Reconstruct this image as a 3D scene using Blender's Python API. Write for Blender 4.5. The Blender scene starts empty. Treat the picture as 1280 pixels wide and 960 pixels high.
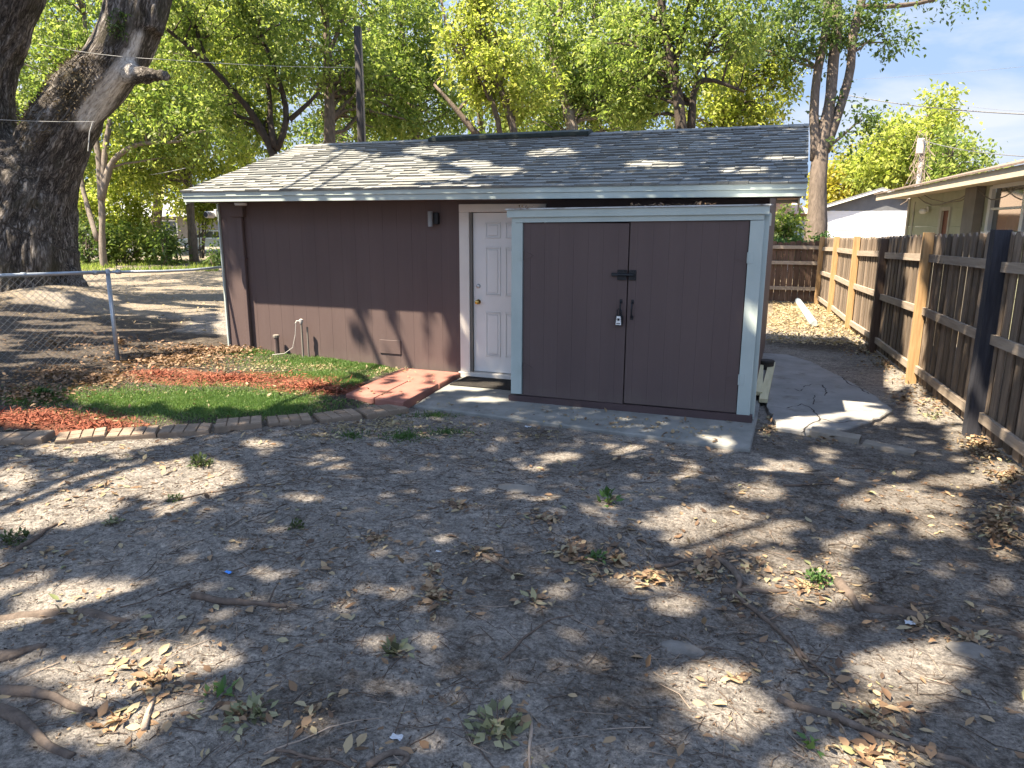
import bpy, math, random
import numpy as np
from math import sin, cos, tan, pi, radians, sqrt, atan2
random.seed(7); RNG = np.random.default_rng(7)
SC = bpy.context.scene
COL = SC.collection
# ------------------------------------------------------------------ camera model (metres; x along the shed front, y away from camera)
F = 900.; PITCH = radians(12.4); YAW = radians(20.5); ROLL = radians(.25); CH = 1.85
fw = np.array([-sin(YAW)*cos(PITCH), cos(YAW)*cos(PITCH), -sin(PITCH)])
rt = np.array([cos(YAW), sin(YAW), 0.]); up = np.cross(rt, fw)
RV = cos(ROLL)*rt+sin(ROLL)*up; UV = cos(ROLL)*up-sin(ROLL)*rt
CAM = np.array([0., 0., CH])
def ray(u, v): return fw+RV*((u-640)/F)-UV*((v-480)/F)
def pw(u, v, w): return CAM+ray(u, v)*w                 # measured point at forward depth w
def project(P):
    d = np.asarray(P)-CAM; w = d@fw
    w = np.where(np.abs(w) < .05, .05, w)
    return 640+F*(d@RV)/w, 480-F*(d@UV)/w, w
# ------------------------------------------------------------------ noise
def _hash(i, j, k):
    n = (i*374761393+j*668265263+k*2147483647) & 0xffffffff
    n = ((n ^ (n >> 13))*1274126177) & 0xffffffff
    n = (n ^ (n >> 16)) & 0xffffffff
    return n/4294967295.
def vnoise(x, y, z=0.):
    x, y, z = np.broadcast_arrays(np.asarray(x, float), np.asarray(y, float), np.asarray(z, float))
    xi, yi, zi = np.floor(x).astype(np.int64), np.floor(y).astype(np.int64), np.floor(z).astype(np.int64)
    xf, yf, zf = x-xi, y-yi, z-zi
    s = lambda t: t*t*(3-2*t)
    u, v, w = s(xf), s(yf), s(zf)
    r = 0
    for a in (0, 1):
        for b in (0, 1):
            for c in (0, 1):
                r = r+_hash(xi+a, yi+b, zi+c)*(u if a else 1-u)*(v if b else 1-v)*(w if c else 1-w)
    return r
def fbm(x, y, z=0., o=4):
    r = 0; a = .5
    for k in range(o):
        r = r+a*vnoise(np.asarray(x)*2**k+17.3*k, np.asarray(y)*2**k+5.1*k, np.asarray(z)*2**k+k); a *= .5
    return r/(1-.5**o)
def sstep(a, b, x): t = np.clip((np.asarray(x)-a)/(b-a), 0, 1); return t*t*(3-2*t)
# ------------------------------------------------------------------ ground height
FK0, FK1 = -.08, 2.38                                   # fence line: x = FK0*y+FK1
PAV_PX = [(-60, 541), (0, 539), (72, 537), (140, 531), (205, 527), (268, 523), (330, 519), (386, 514), (441, 507), (497, 499)]
def flat(u, v, z=0.):
    d = ray(u, v); return CAM+d*((z-CH)/d[2])
PAV = np.array([flat(u, v, .06) for u, v in PAV_PX])
def gh(x, y):
    x = np.asarray(x, float); y = np.asarray(y, float)
    near_slab = sstep(.0, .7, np.maximum(np.maximum(-3.75-x, x-1.3), np.maximum(6.-y, y-12.)))
    n = (fbm(x*.55, y*.55, 3.1, 3)-.5)*.16+(fbm(x*2.1, y*2.1, 7.7, 3)-.5)*.05+(fbm(x*7, y*7, 1.7, 3)-.5)*.034+(vnoise(x*24, y*24, 2.2)-.5)*.010
    far = sstep(14, 30, np.hypot(x, y)); n = n*(1-far*.6)
    n = n*(.12+.88*near_slab)-.03*(1-near_slab)
    pl = np.interp(x, PAV[:, 0], PAV[:, 1])             # behind the pavers the bed is raised
    bed = sstep(0., .25, y-pl-.12)*sstep(-3.6, -4.4, x)*(1-sstep(11, 14, y))
    n = n*(1-.7*bed)+bed*(.02+.12*np.clip((y-5.2)/2.6, 0, 1)*np.clip((-4.3-x)/2.6, 0, 1))
    hit = sstep(-.25, 0., y-pl)*(1-sstep(.0, .35, y-pl-.2))*sstep(-3.4, -4., x)   # level under the pavers
    n = n*(1-.8*hit)
    n = n+.42*np.exp(-((x+15.6)**2+(y-11.6)**2)/3.6)+.05*np.exp(-((x+1.2)**2+(y-4.0)**2)/.5)
    return n
def G(u, v, dz=0.):
    z = 0.
    for _ in range(6):
        p = flat(u, v, z); z = float(gh(p[0], p[1]))
    p[2] = z+dz; return p
# ------------------------------------------------------------------ mesh helpers
ORG = {}
class MB:
    def __init__(s): s.v = []; s.f = []; s.n = 0
    def add(s, V, Fc):
        V = [tuple(map(float, p)) for p in V]
        s.f += [tuple(i+s.n for i in f) for f in Fc]; s.v += V; s.n += len(V); return s
    def hexa(s, P):          # 8 points: bottom loop 4, top loop 4
        return s.add(P, [(3, 2, 1, 0), (4, 5, 6, 7), (0, 1, 5, 4), (1, 2, 6, 5), (2, 3, 7, 6), (3, 0, 4, 7)])
    def box(s, x0, x1, y0, y1, z0, z1, b=0.):
        if b > 0:
            X = (x0, x0+b, x1-b, x1); 
            a = [(x0+b, y0), (x1-b, y0), (x1, y0+b), (x1, y1-b), (x1-b, y1), (x0+b, y1), (x0, y1-b), (x0, y0+b)]
            i = [(x0+2*b, y0+b), (x1-2*b, y0+b), (x1-b, y0+2*b), (x1-b, y1-2*b), (x1-2*b, y1-b), (x0+2*b, y1-b), (x0+b, y1-2*b), (x0+b, y0+2*b)]
            V = [(p[0], p[1], z0) for p in i]+[(p[0], p[1], z0+b) for p in a]+[(p[0], p[1], z1-b) for p in a]+[(p[0], p[1], z1) for p in i]
            Fc = [tuple(range(7, -1, -1)), tuple(range(24, 32))]
            for r in range(3):
                for k in range(8): Fc.append((r*8+k, r*8+(k+1) % 8, r*8+8+(k+1) % 8, r*8+8+k))
            return s.add(V, Fc)
        return s.hexa([(x0, y0, z0), (x1, y0, z0), (x1, y1, z0), (x0, y1, z0), (x0, y0, z1), (x1, y0, z1), (x1, y1, z1), (x0, y1, z1)])
    def beam(s, a, b, w, h, upv=(0, 0, 1)):
        a = np.array(a, float); b = np.array(b, float); d = (b-a)/np.linalg.norm(b-a); u = np.array(upv, float)
        sd = np.cross(d, u); sd /= np.linalg.norm(sd); u = np.cross(sd, d); P = []
        for uu in (-h/2, h/2):
            for q, sg in ((a, -1), (a, 1), (b, 1), (b, -1)): P.append(q+sd*sg*w/2+u*uu)
        return s.hexa(P)
    def prism(s, poly, fn, d0, d1):   # polygon in 2-D, fn(a,b,d)->3-D
        n = len(poly)
        V = [fn(a, b, d0) for a, b in poly]+[fn(a, b, d1) for a, b in poly]
        return s.add(V, [tuple(range(n-1, -1, -1)), tuple(range(n, 2*n))]+[(k, (k+1) % n, n+(k+1) % n, n+k) for k in range(n)])
    def tube(s, pts, rad, sides=8, rough=0., seed=0., close=True, flat_=1.):
        pts = np.array(pts, float); n = len(pts); rad = np.broadcast_to(np.array(rad, float), (n,))
        T = np.gradient(pts, axis=0); T /= np.linalg.norm(T, axis=1)[:, None]+1e-9
        ref = np.array([.3, .9, .2]) if abs(T[0]@np.array([.3, .9, .2])) < .85 else np.array([1., 0, 0])
        V = []
        N = ref-T[0]*(ref@T[0]); N /= np.linalg.norm(N)
        for i in range(n):
            N = N-T[i]*(N@T[i]); N /= np.linalg.norm(N)+1e-9; B = np.cross(T[i], N)
            for k in range(sides):
                a = 2*pi*k/sides; r = rad[i]
                if rough: r = r*(1+rough*(float(vnoise(cos(a)*1.7+seed, sin(a)*1.7, i*.6+seed))-.5)*2)
                V.append(pts[i]+N*cos(a)*r+B*sin(a)*r*flat_)
        Fc = [(i*sides+k, i*sides+(k+1) % sides, (i+1)*sides+(k+1) % sides, (i+1)*sides+k) for i in range(n-1) for k in range(sides)]
        if close: Fc += [tuple(range(sides-1, -1, -1)), tuple(range((n-1)*sides, n*sides))]
        return s.add(V, Fc)
    def lathe(s, c, prof, axis='z', sides=14):   # prof: (radius, height) pairs
        V = []
        for r, h in prof:
            for k in range(sides):
                a = 2*pi*k/sides
                q = {'z': (cos(a)*r, sin(a)*r, h), 'y': (cos(a)*r, h, sin(a)*r), 'x': (h, cos(a)*r, sin(a)*r)}[axis]
                V.append(np.array(c)+np.array(q))
        m = len(prof)
        return s.add(V, [(i*sides+k, i*sides+(k+1) % sides, (i+1)*sides+(k+1) % sides, (i+1)*sides+k) for i in range(m-1) for k in range(sides)]+[tuple(range(sides)), tuple(range((m-1)*sides, m*sides))])
    def build(s, name, m, parent=None, smooth=False):
        V = np.array(s.v, float)
        if parent is not None: V = V-ORG[parent.name]
        me = bpy.data.meshes.new(name); me.from_pydata(V.tolist(), [], s.f); me.update()
        return link(name, me, m, parent, smooth)
def link(name, me, m, parent=None, smooth=False):
    o = bpy.data.objects.new(name, me); COL.objects.link(o); me.materials.append(m)
    if smooth: me.polygons.foreach_set('use_smooth', [True]*len(me.polygons))
    if parent is not None: o.parent = parent; ORG[o.name] = ORG[parent.name]
    else: ORG[o.name] = np.zeros(3)
    return o
def npmesh(name, V, Q, m, parent=None, smooth=False):   # fast quads / tris from numpy
    V = np.asarray(V, float)
    if parent is not None: V = V-ORG[parent.name]
    me = bpy.data.meshes.new(name); k = Q.shape[1]
    me.vertices.add(len(V)); me.vertices.foreach_set('co', V.ravel())
    me.loops.add(Q.size); me.loops.foreach_set('vertex_index', Q.ravel().astype(np.int32))
    me.polygons.add(len(Q)); me.polygons.foreach_set('loop_start', np.arange(0, Q.size, k, dtype=np.int32))
    me.polygons.foreach_set('loop_total', np.full(len(Q), k, dtype=np.int32))
    me.update(calc_edges=True); me.validate()
    return link(name, me, m, parent, smooth)
def thing(name, label, cat, loc=(0, 0, 0), group=None):
    o = bpy.data.objects.new(name, None); COL.objects.link(o); o.location = loc; o.empty_display_size = .2
    o['label'] = label; o['category'] = cat
    if group: o['group'] = group
    ORG[o.name] = np.array(loc, float); return o
def tag(o, label, cat, group=None):
    o['label'] = label; o['category'] = cat
    if group: o['group'] = group
    return o
def kind(o, k, label=None, cat=None):
    o['kind'] = k
    if label: o['label'] = label
    if cat: o['category'] = cat
    return o
def leaves_mesh(P, D, N, L, W, fold=.25):
    """n leaves: 4-vertex folded blades"""
    D = D/np.linalg.norm(D, axis=1)[:, None]; S = np.cross(D, N); S /= np.linalg.norm(S, axis=1)[:, None]+1e-9; N = np.cross(S, D)
    L = L[:, None]; W = W[:, None]
    a = P; b = P+D*L*.45+S*W*.5+N*W*fold; c = P+D*L; d = P+D*L*.45-S*W*.5+N*W*fold
    V = np.stack([a, b, c, d], 1).reshape(-1, 3); Q = np.arange(len(V)).reshape(-1, 4)
    return V, Q
def litter_mesh(P, D, N, L, W, fold=.25):
    D = D/np.linalg.norm(D, axis=1)[:, None]; S = np.cross(D, N); S /= np.linalg.norm(S, axis=1)[:, None]+1e-9; N = np.cross(S, D)
    L = L[:, None]; W = W[:, None]; cu = RNG.uniform(-.12, .18, (len(P), 1))
    m0 = P; m1 = P+D*L*.34+N*L*cu*.5; m2 = P+D*L*.7+N*L*cu*.5; tp = P+D*L
    l1, r1 = [m1+sg*S*W*.46+N*W*fold for sg in (1, -1)]; l2, r2 = [m2-D*L*.03+sg*S*W*.36+N*W*fold for sg in (1, -1)]
    V = np.stack([m0, m1, m2, tp, l1, l2, r1, r2], 1).reshape(-1, 3)
    T = np.array([(0, 1, 4), (1, 2, 5), (1, 5, 4), (2, 3, 5), (0, 6, 1), (1, 7, 2), (1, 6, 7), (2, 7, 3)])
    return V, (np.arange(len(P))[:, None, None]*8+T[None]).reshape(-1, 3)
def unit(n): v = RNG.normal(size=(n, 3)); return v/np.linalg.norm(v, axis=1)[:, None]
# ------------------------------------------------------------------ materials
class NT:
    def __init__(s, name):
        s.m = bpy.data.materials.new(name); s.m.use_nodes = True; s.t = s.m.node_tree; s.t.nodes.clear()
        s.out = s.t.nodes.new('ShaderNodeOutputMaterial')
    def n(s, typ, **kw):
        x = s.t.nodes.new('ShaderNode'+typ)
        for k, v in kw.items():
            if k[0] == '_': setattr(x, k[1:], v)
            else:
                k2 = k.replace('__', ' ')
                i = x.inputs[int(k2[1:])] if (k2[0] == 'i' and k2[1:].isdigit()) else x.inputs[k2]
                if hasattr(v, 'is_output'): s.t.links.new(v, i)
                else: i.default_value = v
        return x
    def ramp(s, fac, stops, interp='LINEAR'):
        r = s.n('ValToRGB'); r.color_ramp.interpolation = interp; e = r.color_ramp.elements
        while len(e) < len(stops): e.new(.5)
        for el, (p, c) in zip(e, stops): el.position = p; el.color = (*c, 1) if len(c) == 3 else c
        s.t.links.new(fac, r.inputs[0]); return r.outputs[0]
    def noise(s, vec, scale, detail=4, rough=.6, dist=0.):
        return s.n('TexNoise', Vector=vec, Scale=scale, Detail=detail, Roughness=rough, Distortion=dist).outputs['Fac']
    def coord(s, stretch=(1, 1, 1), which='Object'):
        c = s.n('TexCoord').outputs[which]
        return s.n('Mapping', Vector=c, Scale=stretch).outputs[0]
    def mix(s, f, a, b, mode='MIX'):
        x = s.n('Mix', _data_type='RGBA', _blend_type=mode)
        for i, v in ((0, f), (6, a), (7, b)):
            if hasattr(v, 'is_output'): s.t.links.new(v, x.inputs[i])
            else: x.inputs[i].default_value = v if i == 0 else ((*v, 1) if len(v) == 3 else v)
        return x.outputs[2]
    def math(s, op, a, b=0., clamp=False):
        x = s.n('Math', _operation=op, _use_clamp=clamp)
        for i, v in ((0, a), (1, b)):
            if hasattr(v, 'is_output'): s.t.links.new(v, x.inputs[i])
            else: x.inputs[i].default_value = v
        return x.outputs[0]
    def bump(s, h, strength, dist=.02, normal=None):
        b = s.n('Bump', Height=h, Strength=strength, Distance=dist)
        if normal is not None: s.t.links.new(normal, b.inputs['Normal'])
        return b.outputs[0]
    def done(s, col, rough=.8, normal=None, spec=.3, metal=0.):
        b = s.n('BsdfPrincipled')
        for k, v in (('Base Color', col), ('Roughness', rough), ('Normal', normal), ('Specular IOR Level', spec), ('Metallic', metal)):
            if v is None: continue
            if hasattr(v, 'is_output'): s.t.links.new(v, b.inputs[k])
            else: b.inputs[k].default_value = (*v, 1) if isinstance(v, tuple) and len(v) == 3 else v
        s.t.links.new(b.outputs[0], s.out.inputs[0]); return s.m
def pm(name, c0, c1, scale=6., rough=.75, bump=.2, bscale=None, stretch=(1, 1, 1), spec=.3, metal=0., island=0., detail=5, dist=.01, dirt=None):
    t = NT(name); co = t.coord(stretch); f = t.noise(co, scale, detail, .62)
    col = t.ramp(f, [(.28, c0), (.72, c1)])
    if island:
        r = t.n('NewGeometry').outputs['Random Per Island']
        k = t.math('MULTIPLY_ADD', r, island*2); t.t.nodes[-1].inputs[2].default_value = 1-island
        col = t.mix(1., col, t.n('CombineColor', Red=k, Green=k, Blue=k).outputs[0], 'MULTIPLY')
    if dirt:
        g = t.noise(t.coord(), dirt[1], 6, .7); col = t.mix(t.ramp(g, [(dirt[2], (0, 0, 0)), (dirt[2]+.14, (1, 1, 1))]), col, dirt[0])
    nr = t.bump(t.noise(co, bscale or scale*6, 4, .7), bump, dist) if bump else None
    return t.done(col, rough, nr, spec, metal)
def leafmat(name, stops, trans=.5, rough=.5, rnd_=.6):
    t = NT(name); r = t.n('NewGeometry').outputs['Random Per Island']
    co = t.coord(); nz = t.noise(co, .7, 2)
    k = t.math('ADD', t.math('MULTIPLY', r, rnd_), t.math('MULTIPLY', nz, 1.1-rnd_)); k = t.math('SUBTRACT', k, .05)
    col = t.ramp(k, stops)
    d = t.n('BsdfPrincipled', Roughness=rough); t.t.links.new(col, d.inputs['Base Color']); d.inputs['Specular IOR Level'].default_value = .35
    tl = t.n('BsdfTranslucent'); c2 = t.mix(1., col, (1.2, 1.25, .95), 'MULTIPLY'); t.t.links.new(c2, tl.inputs[0])
    mx = t.n('MixShader', Fac=trans); t.t.links.new(d.outputs[0], mx.inputs[1]); t.t.links.new(tl.outputs[0], mx.inputs[2])
    t.t.links.new(mx.outputs[0], t.out.inputs[0]); return t.m
M = {}
def mauve():
    t = NT('weathered_mauve_paint'); co = t.coord((1, 1, .25)); c = t.ramp(t.noise(co, 2.2, 6, .62), [(.28, (.090, .063, .060)), (.72, (.110, .078, .073))])
    z = t.n('SeparateXYZ', Vector=t.n('TexCoord').outputs['Object']).outputs[2]; nz = t.noise(t.coord((1, 1, .6)), 7, 6, .7)
    f = t.math('ADD', t.math('MULTIPLY', z, -2.6), t.math('MULTIPLY', nz, 1.25)); c = t.mix(t.ramp(f, [(.05, (0, 0, 0)), (.75, (.55, .55, .55))]), c, (.14, .112, .094))
    st = t.noise(t.coord((14, 14, .35)), 1.2, 5, .7); c = t.mix(t.ramp(st, [(.56, (0, 0, 0)), (.74, (.30, .30, .30))]), c, (.128, .098, .092))
    v = t.n('TexVoronoi', Vector=t.coord(), Scale=16.).outputs['Distance']; c = t.mix(t.ramp(v, [(.05, (.5, .5, .5)), (.09, (0, 0, 0))]), c, (.07, .05, .05))
    return t.done(c, .62, t.bump(t.noise(co, 40, 4, .7), .15, .008), .3)
M['mauve'] = mauve()
M['mauve_plain'] = pm('mauve_paint', (.104, .074, .074), (.126, .090, .090), 2.2, .62, .12, 40, (1, 1, .25), dirt=((.125, .098, .095), 1.1, .66))
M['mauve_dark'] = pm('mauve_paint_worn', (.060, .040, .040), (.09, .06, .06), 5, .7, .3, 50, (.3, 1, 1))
M['trim'] = pm('pale_grey_paint', (.36, .42, .40), (.44, .50, .475), 3, .5, .12, 30, (1, 1, .6), dirt=((.42, .44, .40), 2.2, .66))
M['beige_trim'] = pm('beige_paint', (.60, .55, .50), (.68, .64, .58), 3, .55, .1, 30, dirt=((.45, .40, .35), 2.5, .66))
M['white_door'] = pm('white_door_paint', (.66, .65, .62), (.72, .71, .69), 2, .42, .04, 30)
M['brass'] = pm('brass', (.55, .36, .10), (.7, .48, .16), 10, .25, .03, metal=1.)
M['steel'] = pm('dull_steel', (.42, .43, .44), (.56, .57, .58), 14, .4, .1, metal=.9)
M['galv'] = pm('galvanised_steel', (.30, .34, .38), (.46, .50, .54), 22, .45, .15, metal=.6)
M['wire'] = pm('dull_wire', (.13, .135, .14), (.2, .205, .21), 22, .6, 0)
M['black_iron'] = pm('black_iron', (.008, .009, .011), (.02, .022, .026), 20, .45, .15)
M['pink_soffit'] = pm('pink_soffit_boards', (.56, .36, .27), (.64, .42, .33), 4, .7, .1)
M['near_black'] = pm('near_black_matte', (.03, .027, .026), (.05, .045, .04), 8, .9, .2)  # near-black tone for the patio cracks and the pot
M['concrete'] = pm('weathered_concrete', (.16, .163, .152), (.29, .288, .268), 2.6, .88, .5, 60, detail=9, dirt=((.13, .125, .11), 3.2, .58))
M['patio'] = pm('old_concrete', (.18, .175, .166), (.30, .29, .272), 2.2, .9, .5, 60, detail=9, dirt=((.16, .145, .125), 2.6, .55))
M['red_slab'] = pm('red_painted_concrete', (.20, .085, .067), (.29, .137, .108), 4, .8, .35, 70, detail=8, dirt=((.30, .14, .10), 4, .62))
M['paver'] = pm('brown_paver', (.15, .115, .085), (.27, .205, .15), 6, .9, .5, 70, island=.14, detail=8, dirt=((.14, .11, .085), 5, .58))
M['edging'] = pm('grey_edging_stone', (.17, .15, .125), (.27, .24, .20), 8, .9, .5, 70)
M['mat'] = pm('black_mat', (.012, .012, .011), (.035, .03, .026), 30, .95, .8, 90, dirt=((.20, .15, .09), 7, .68))
M['pine'] = pm('new_pine_board', (.52, .47, .28), (.66, .60, .38), 5, .7, .2, 40, (4, .4, 4), dirt=((.3, .26, .15), 9, .66))
def woodmat(name, c0, c1, island=.25, stretch=(9, 9, .7)):
    return pm(name, c0, c1, 4, .85, .5, 12, stretch, island=island, detail=7, dist=.006)
M['picket'] = woodmat('weathered_picket', (.105, .080, .06), (.26, .20, .148), .38)
M['rail'] = woodmat('grey_rail_wood', (.25, .20, .155), (.40, .33, .26), .1, (4, .5, 8))
M['post_new'] = woodmat('orange_new_post', (.32, .19, .085), (.52, .34, .17), 0.)
M['post_old'] = woodmat('dark_old_post', (.075, .05, .037), (.15, .10, .07), 0.)
M['post_black'] = woodmat('blackened_post', (.018, .019, .026), (.05, .05, .06), 0.)
M['picket_old'] = woodmat('old_dark_picket', (.06, .038, .026), (.16, .10, .07), .35)
M['pole_wood'] = woodmat('utility_pole_wood', (.02, .018, .018), (.055, .05, .048), 0.)
M['pole_pale'] = pm('pale_pole', (.33, .31, .29), (.45, .43, .41), 6, .8, .2)
M['cable'] = pm('grey_cable', (.10, .10, .10), (.2, .2, .2), 10, .6, 0)
M['cable_pale'] = pm('pale_cable', (.26, .26, .25), (.36, .36, .35), 10, .6, 0)
M['turf'] = leafmat('turf_green', [(0, (.045, .095, .02)), (.5, (.105, .195, .045)), (1, (.22, .27, .09))], .3)
M['mulch'] = pm('red_mulch', (.125, .038, .022), (.28, .09, .052), 9, .9, .2, island=.5)
M['litter'] = leafmat('dry_leaf', [(0, (.06, .036, .023)), (.22, (.14, .085, .048)), (.45, (.24, .155, .09)), (.72, (.33, .24, .14)), (.92, (.30, .26, .16)), (1, (.17, .19, .08))], .15, .6, .95)
M['litter_dark'] = leafmat('old_brown_leaf', [(0, (.06, .035, .02)), (.4, (.15, .085, .045)), (.8, (.28, .18, .10)), (1, (.36, .26, .14))], .15, .6)
M['litter_pale'] = leafmat('pale_wilted_leaf', [(0, (.17, .125, .07)), (.4, (.33, .27, .16)), (.8, (.45, .39, .24)), (1, (.27, .28, .12))], .25, .6)
M['twig'] = pm('twig_bark', (.06, .045, .035), (.15, .11, .085), 30, .9, .4, island=.3)
M['debris'] = pm('bark_crumb', (.05, .036, .026), (.17, .12, .085), 30, .9, 0, island=.6)
M['twig_pale'] = pm('pale_twig', (.22, .17, .13), (.36, .29, .23), 30, .9, .4)
M['root'] = pm('root_bark', (.06, .045, .036), (.16, .125, .10), 18, .9, .7, 60, dist=.01)
M['fresh'] = leafmat('fresh_green_leaf', [(0, (.03, .07, .02)), (.5, (.065, .135, .035)), (1, (.15, .20, .06))], .3)
M['wilt'] = leafmat('wilted_green_leaf', [(0, (.05, .05, .028)), (.3, (.12, .13, .065)), (.6, (.22, .23, .125)), (1, (.36, .33, .20))], .25, .5, .95)
M['moss'] = leafmat('dark_clump_green', [(0, (.02, .03, .012)), (.5, (.05, .075, .02)), (1, (.11, .14, .05))], .2)
M['leaf_y'] = leafmat('yellow_green_foliage', [(0, (.09, .13, .02)), (.45, (.29, .34, .055)), (1, (.50, .49, .14))], .6, .5, .75)
M['leaf_g'] = leafmat('mid_green_foliage', [(0, (.045, .085, .02)), (.5, (.185, .25, .05)), (1, (.40, .43, .13))], .58, .5, .75)
M['leaf_d'] = leafmat('dark_green_foliage', [(0, (.03, .06, .015)), (.5, (.08, .13, .03)), (1, (.17, .22, .06))], .45)
M['leaf_o'] = leafmat('yellow_flower_foliage', [(0, (.14, .16, .02)), (.5, (.34, .31, .04)), (1, (.48, .36, .06))], .5)
M['leaf_oak'] = leafmat('oak_foliage', [(0, (.02, .045, .010)), (.5, (.05, .10, .018)), (1, (.09, .15, .03))], .25)
M['bark_grey'] = pm('grey_brown_bark', (.075, .058, .045), (.19, .15, .12), 5, .9, .9, 14, (3, 3, .7), dist=.03)
M['bark_pale'] = pm('pale_bark', (.12, .098, .08), (.24, .20, .165), 5, .9, .8, 14, (3, 3, .7), dist=.03)
M['bark_dark'] = pm('dark_bark', (.028, .022, .017), (.085, .065, .05), 6, .9, .8, 14, (3, 3, .7), dist=.03)
M['white_siding'] = pm('white_siding', (.60, .61, .63), (.66, .67, .69), 3, .5, .03)
M['charcoal'] = pm('charcoal_gable', (.10, .105, .115), (.14, .145, .155), 3, .7, .1)
M['grey_roof'] = pm('grey_roof', (.20, .21, .23), (.34, .35, .37), 4, .9, .3)
M['brown_roof'] = pm('brown_shingle', (.13, .095, .075), (.24, .185, .15), 14, .9, .4, detail=8)
M['peach'] = pm('peach_wall', (.62, .43, .30), (.70, .50, .36), 3, .8, .1)
M['peach_roof'] = pm('pinkish_tile', (.50, .36, .26), (.62, .47, .35), 9, .85, .3)
M['sky_door'] = pm('pale_blue_door', (.52, .66, .72), (.58, .72, .78), 3, .5, .02)
M['sage'] = pm('sage_siding_paint', (.36, .37, .255), (.43, .44, .31), 3, .7, .1, dirt=((.30, .30, .21), 2, .66))
M['sage_trim'] = pm('sage_trim', (.40, .38, .31), (.48, .46, .38), 3, .7, .1)
M['tan_fascia'] = pm('tan_fascia', (.44, .37, .28), (.55, .47, .36), 4, .75, .1, dirt=((.34, .27, .2), 3, .64))
M['taupe'] = pm('taupe_paint', (.17, .155, .135), (.22, .20, .175), 4, .7, .1)
M['brown_door'] = pm('brown_door', (.17, .065, .045), (.22, .09, .06), 4, .6, .1)
M['vinyl'] = pm('white_vinyl', (.70, .70, .68), (.76, .76, .74), 4, .45, .02)
M['car_white'] = pm('white_car_paint', (.74, .75, .76), (.78, .79, .80), 2, .2, 0, spec=.5)
M['tyre'] = pm('tyre_rubber', (.012, .012, .012), (.025, .025, .025), 10, .85, .2)
def glassmat():
    t = NT('dark_window_glass'); c = t.ramp(t.noise(t.coord(), 1.2, 3), [(.3, (.05, .055, .055)), (.7, (.14, .145, .14))]); return t.done(c, .06, None, .8)
M['glass'] = glassmat()
M['pipe'] = pm('pale_corrugated_plastic', (.26, .31, .33), (.40, .45, .47), 6, .6, .1, dirt=((.35, .33, .28), 5, .6))
M['blue_scrap'] = pm('blue_plastic', (.05, .22, .62), (.08, .30, .75), 9, .4, .1)
M['white_scrap'] = pm('white_scrap_paper', (.34, .36, .39), (.48, .50, .52), 9, .6, .2)
M['stone'] = pm('pale_stone', (.10, .093, .085), (.21, .195, .175), 9, .9, .7, 40, detail=8)
M['straw'] = leafmat('dry_straw', [(0, (.16, .11, .06)), (.5, (.36, .28, .16)), (1, (.54, .45, .28))], .2, .7)
# ------------------------------------------------------------------ sun direction and where light reaches
SUN = np.array([-.42, -.40, 1.]); SUN /= np.linalg.norm(SUN); SL = np.array([.42, .40, -1.])
# ================================================================== GROUND
def grid_axis(parts):
    a = [parts[0][0]]
    for lo, hi, s0, s1 in parts:
        x = lo
        while x < hi-1e-6:
            t = (x-lo)/(hi-lo); x = min(hi, x+s0+(s1-s0)*t); a.append(x)
    return np.array(a)
gx_ = grid_axis([(-150, -26, 9, .9), (-26, -9.5, .9, .09), (-9.5, -5, .06, .032), (-5, 2.2, .028, .032), (2.2, 8, .08, .8), (8, 90, .8, 9)])
gy_ = grid_axis([(-30, .6, 4, .1), (.6, 5, .02, .028), (5, 9, .028, .05), (9, 20, .06, .2), (20, 60, .3, 3), (60, 160, 3, 12)])
XX, YY = np.meshgrid(gx_, gy_); ZZ = gh(XX, YY)
nx, ny = len(gx_), len(gy_)
idx = np.arange(nx*ny).reshape(ny, nx)
Q = np.stack([idx[:-1, :-1], idx[:-1, 1:], idx[1:, 1:], idx[1:, :-1]], -1).reshape(-1, 4)
# soil zones: R dry straw / tan litter soil, G dark humus, B red mulch dust
def bl(x, y, cx, cy, rx, ry, p=1.): return np.exp(-(((x-cx)/rx)**2+((y-cy)/ry)**2)*p)
zr = sstep(12.2, 15.5, YY+.6*(fbm(XX*.8, YY*.8, 2)-.5)*3)*sstep(-1.8, -.4, XX)
zr = np.maximum(zr, .5*sstep(8.6, 12.5, YY+(fbm(XX*.5, YY*.5, 5)-.5)*4-.25*(XX+9))*sstep(-6.8, -7.8, XX))
zr = np.maximum(zr, .34*sstep(.55, .72, fbm(XX*1.3, YY*1.3, 4.4)))
zg = .46*sstep(.44, .66, fbm(XX*1.5+3, YY*1.5, 9.2)*.6+fbm(XX*5, YY*5, 3.2)*.4+.22*bl(XX, YY, 1.3, 6.0, 1.6, 2.4)+.12*bl(XX, YY, -.3, 4.0, 1.7, 2.)+.10*bl(XX, YY, .6, 2.4, 1.6, 1.4)-.12*bl(XX, YY, -4.4, 4.2, 2.2, 1.6)-.05)
zg = np.maximum(zg, .8*bl(XX, YY, .9, 12.6, 1.6, .9)); zg = zg*(1-.8*zr)
zg = np.maximum(zg, .75*sstep(-7.9, -8.4, XX+.55*(YY-7.))*(1-sstep(9.5, 11.5, YY)))
bedm = sstep(.0, .06, YY-np.interp(XX, PAV[:, 0], PAV[:, 1]))*sstep(-3.7, -4.3, XX)*(1-sstep(8.6, 9.4, YY)); zg = np.maximum(zg, .8*bedm)
PU, PV2, PW2 = project(np.stack([XX, YY, ZZ], -1)); PU = np.where(PW2 > .3, PU, -9e3)
zb = 0*XX
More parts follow.
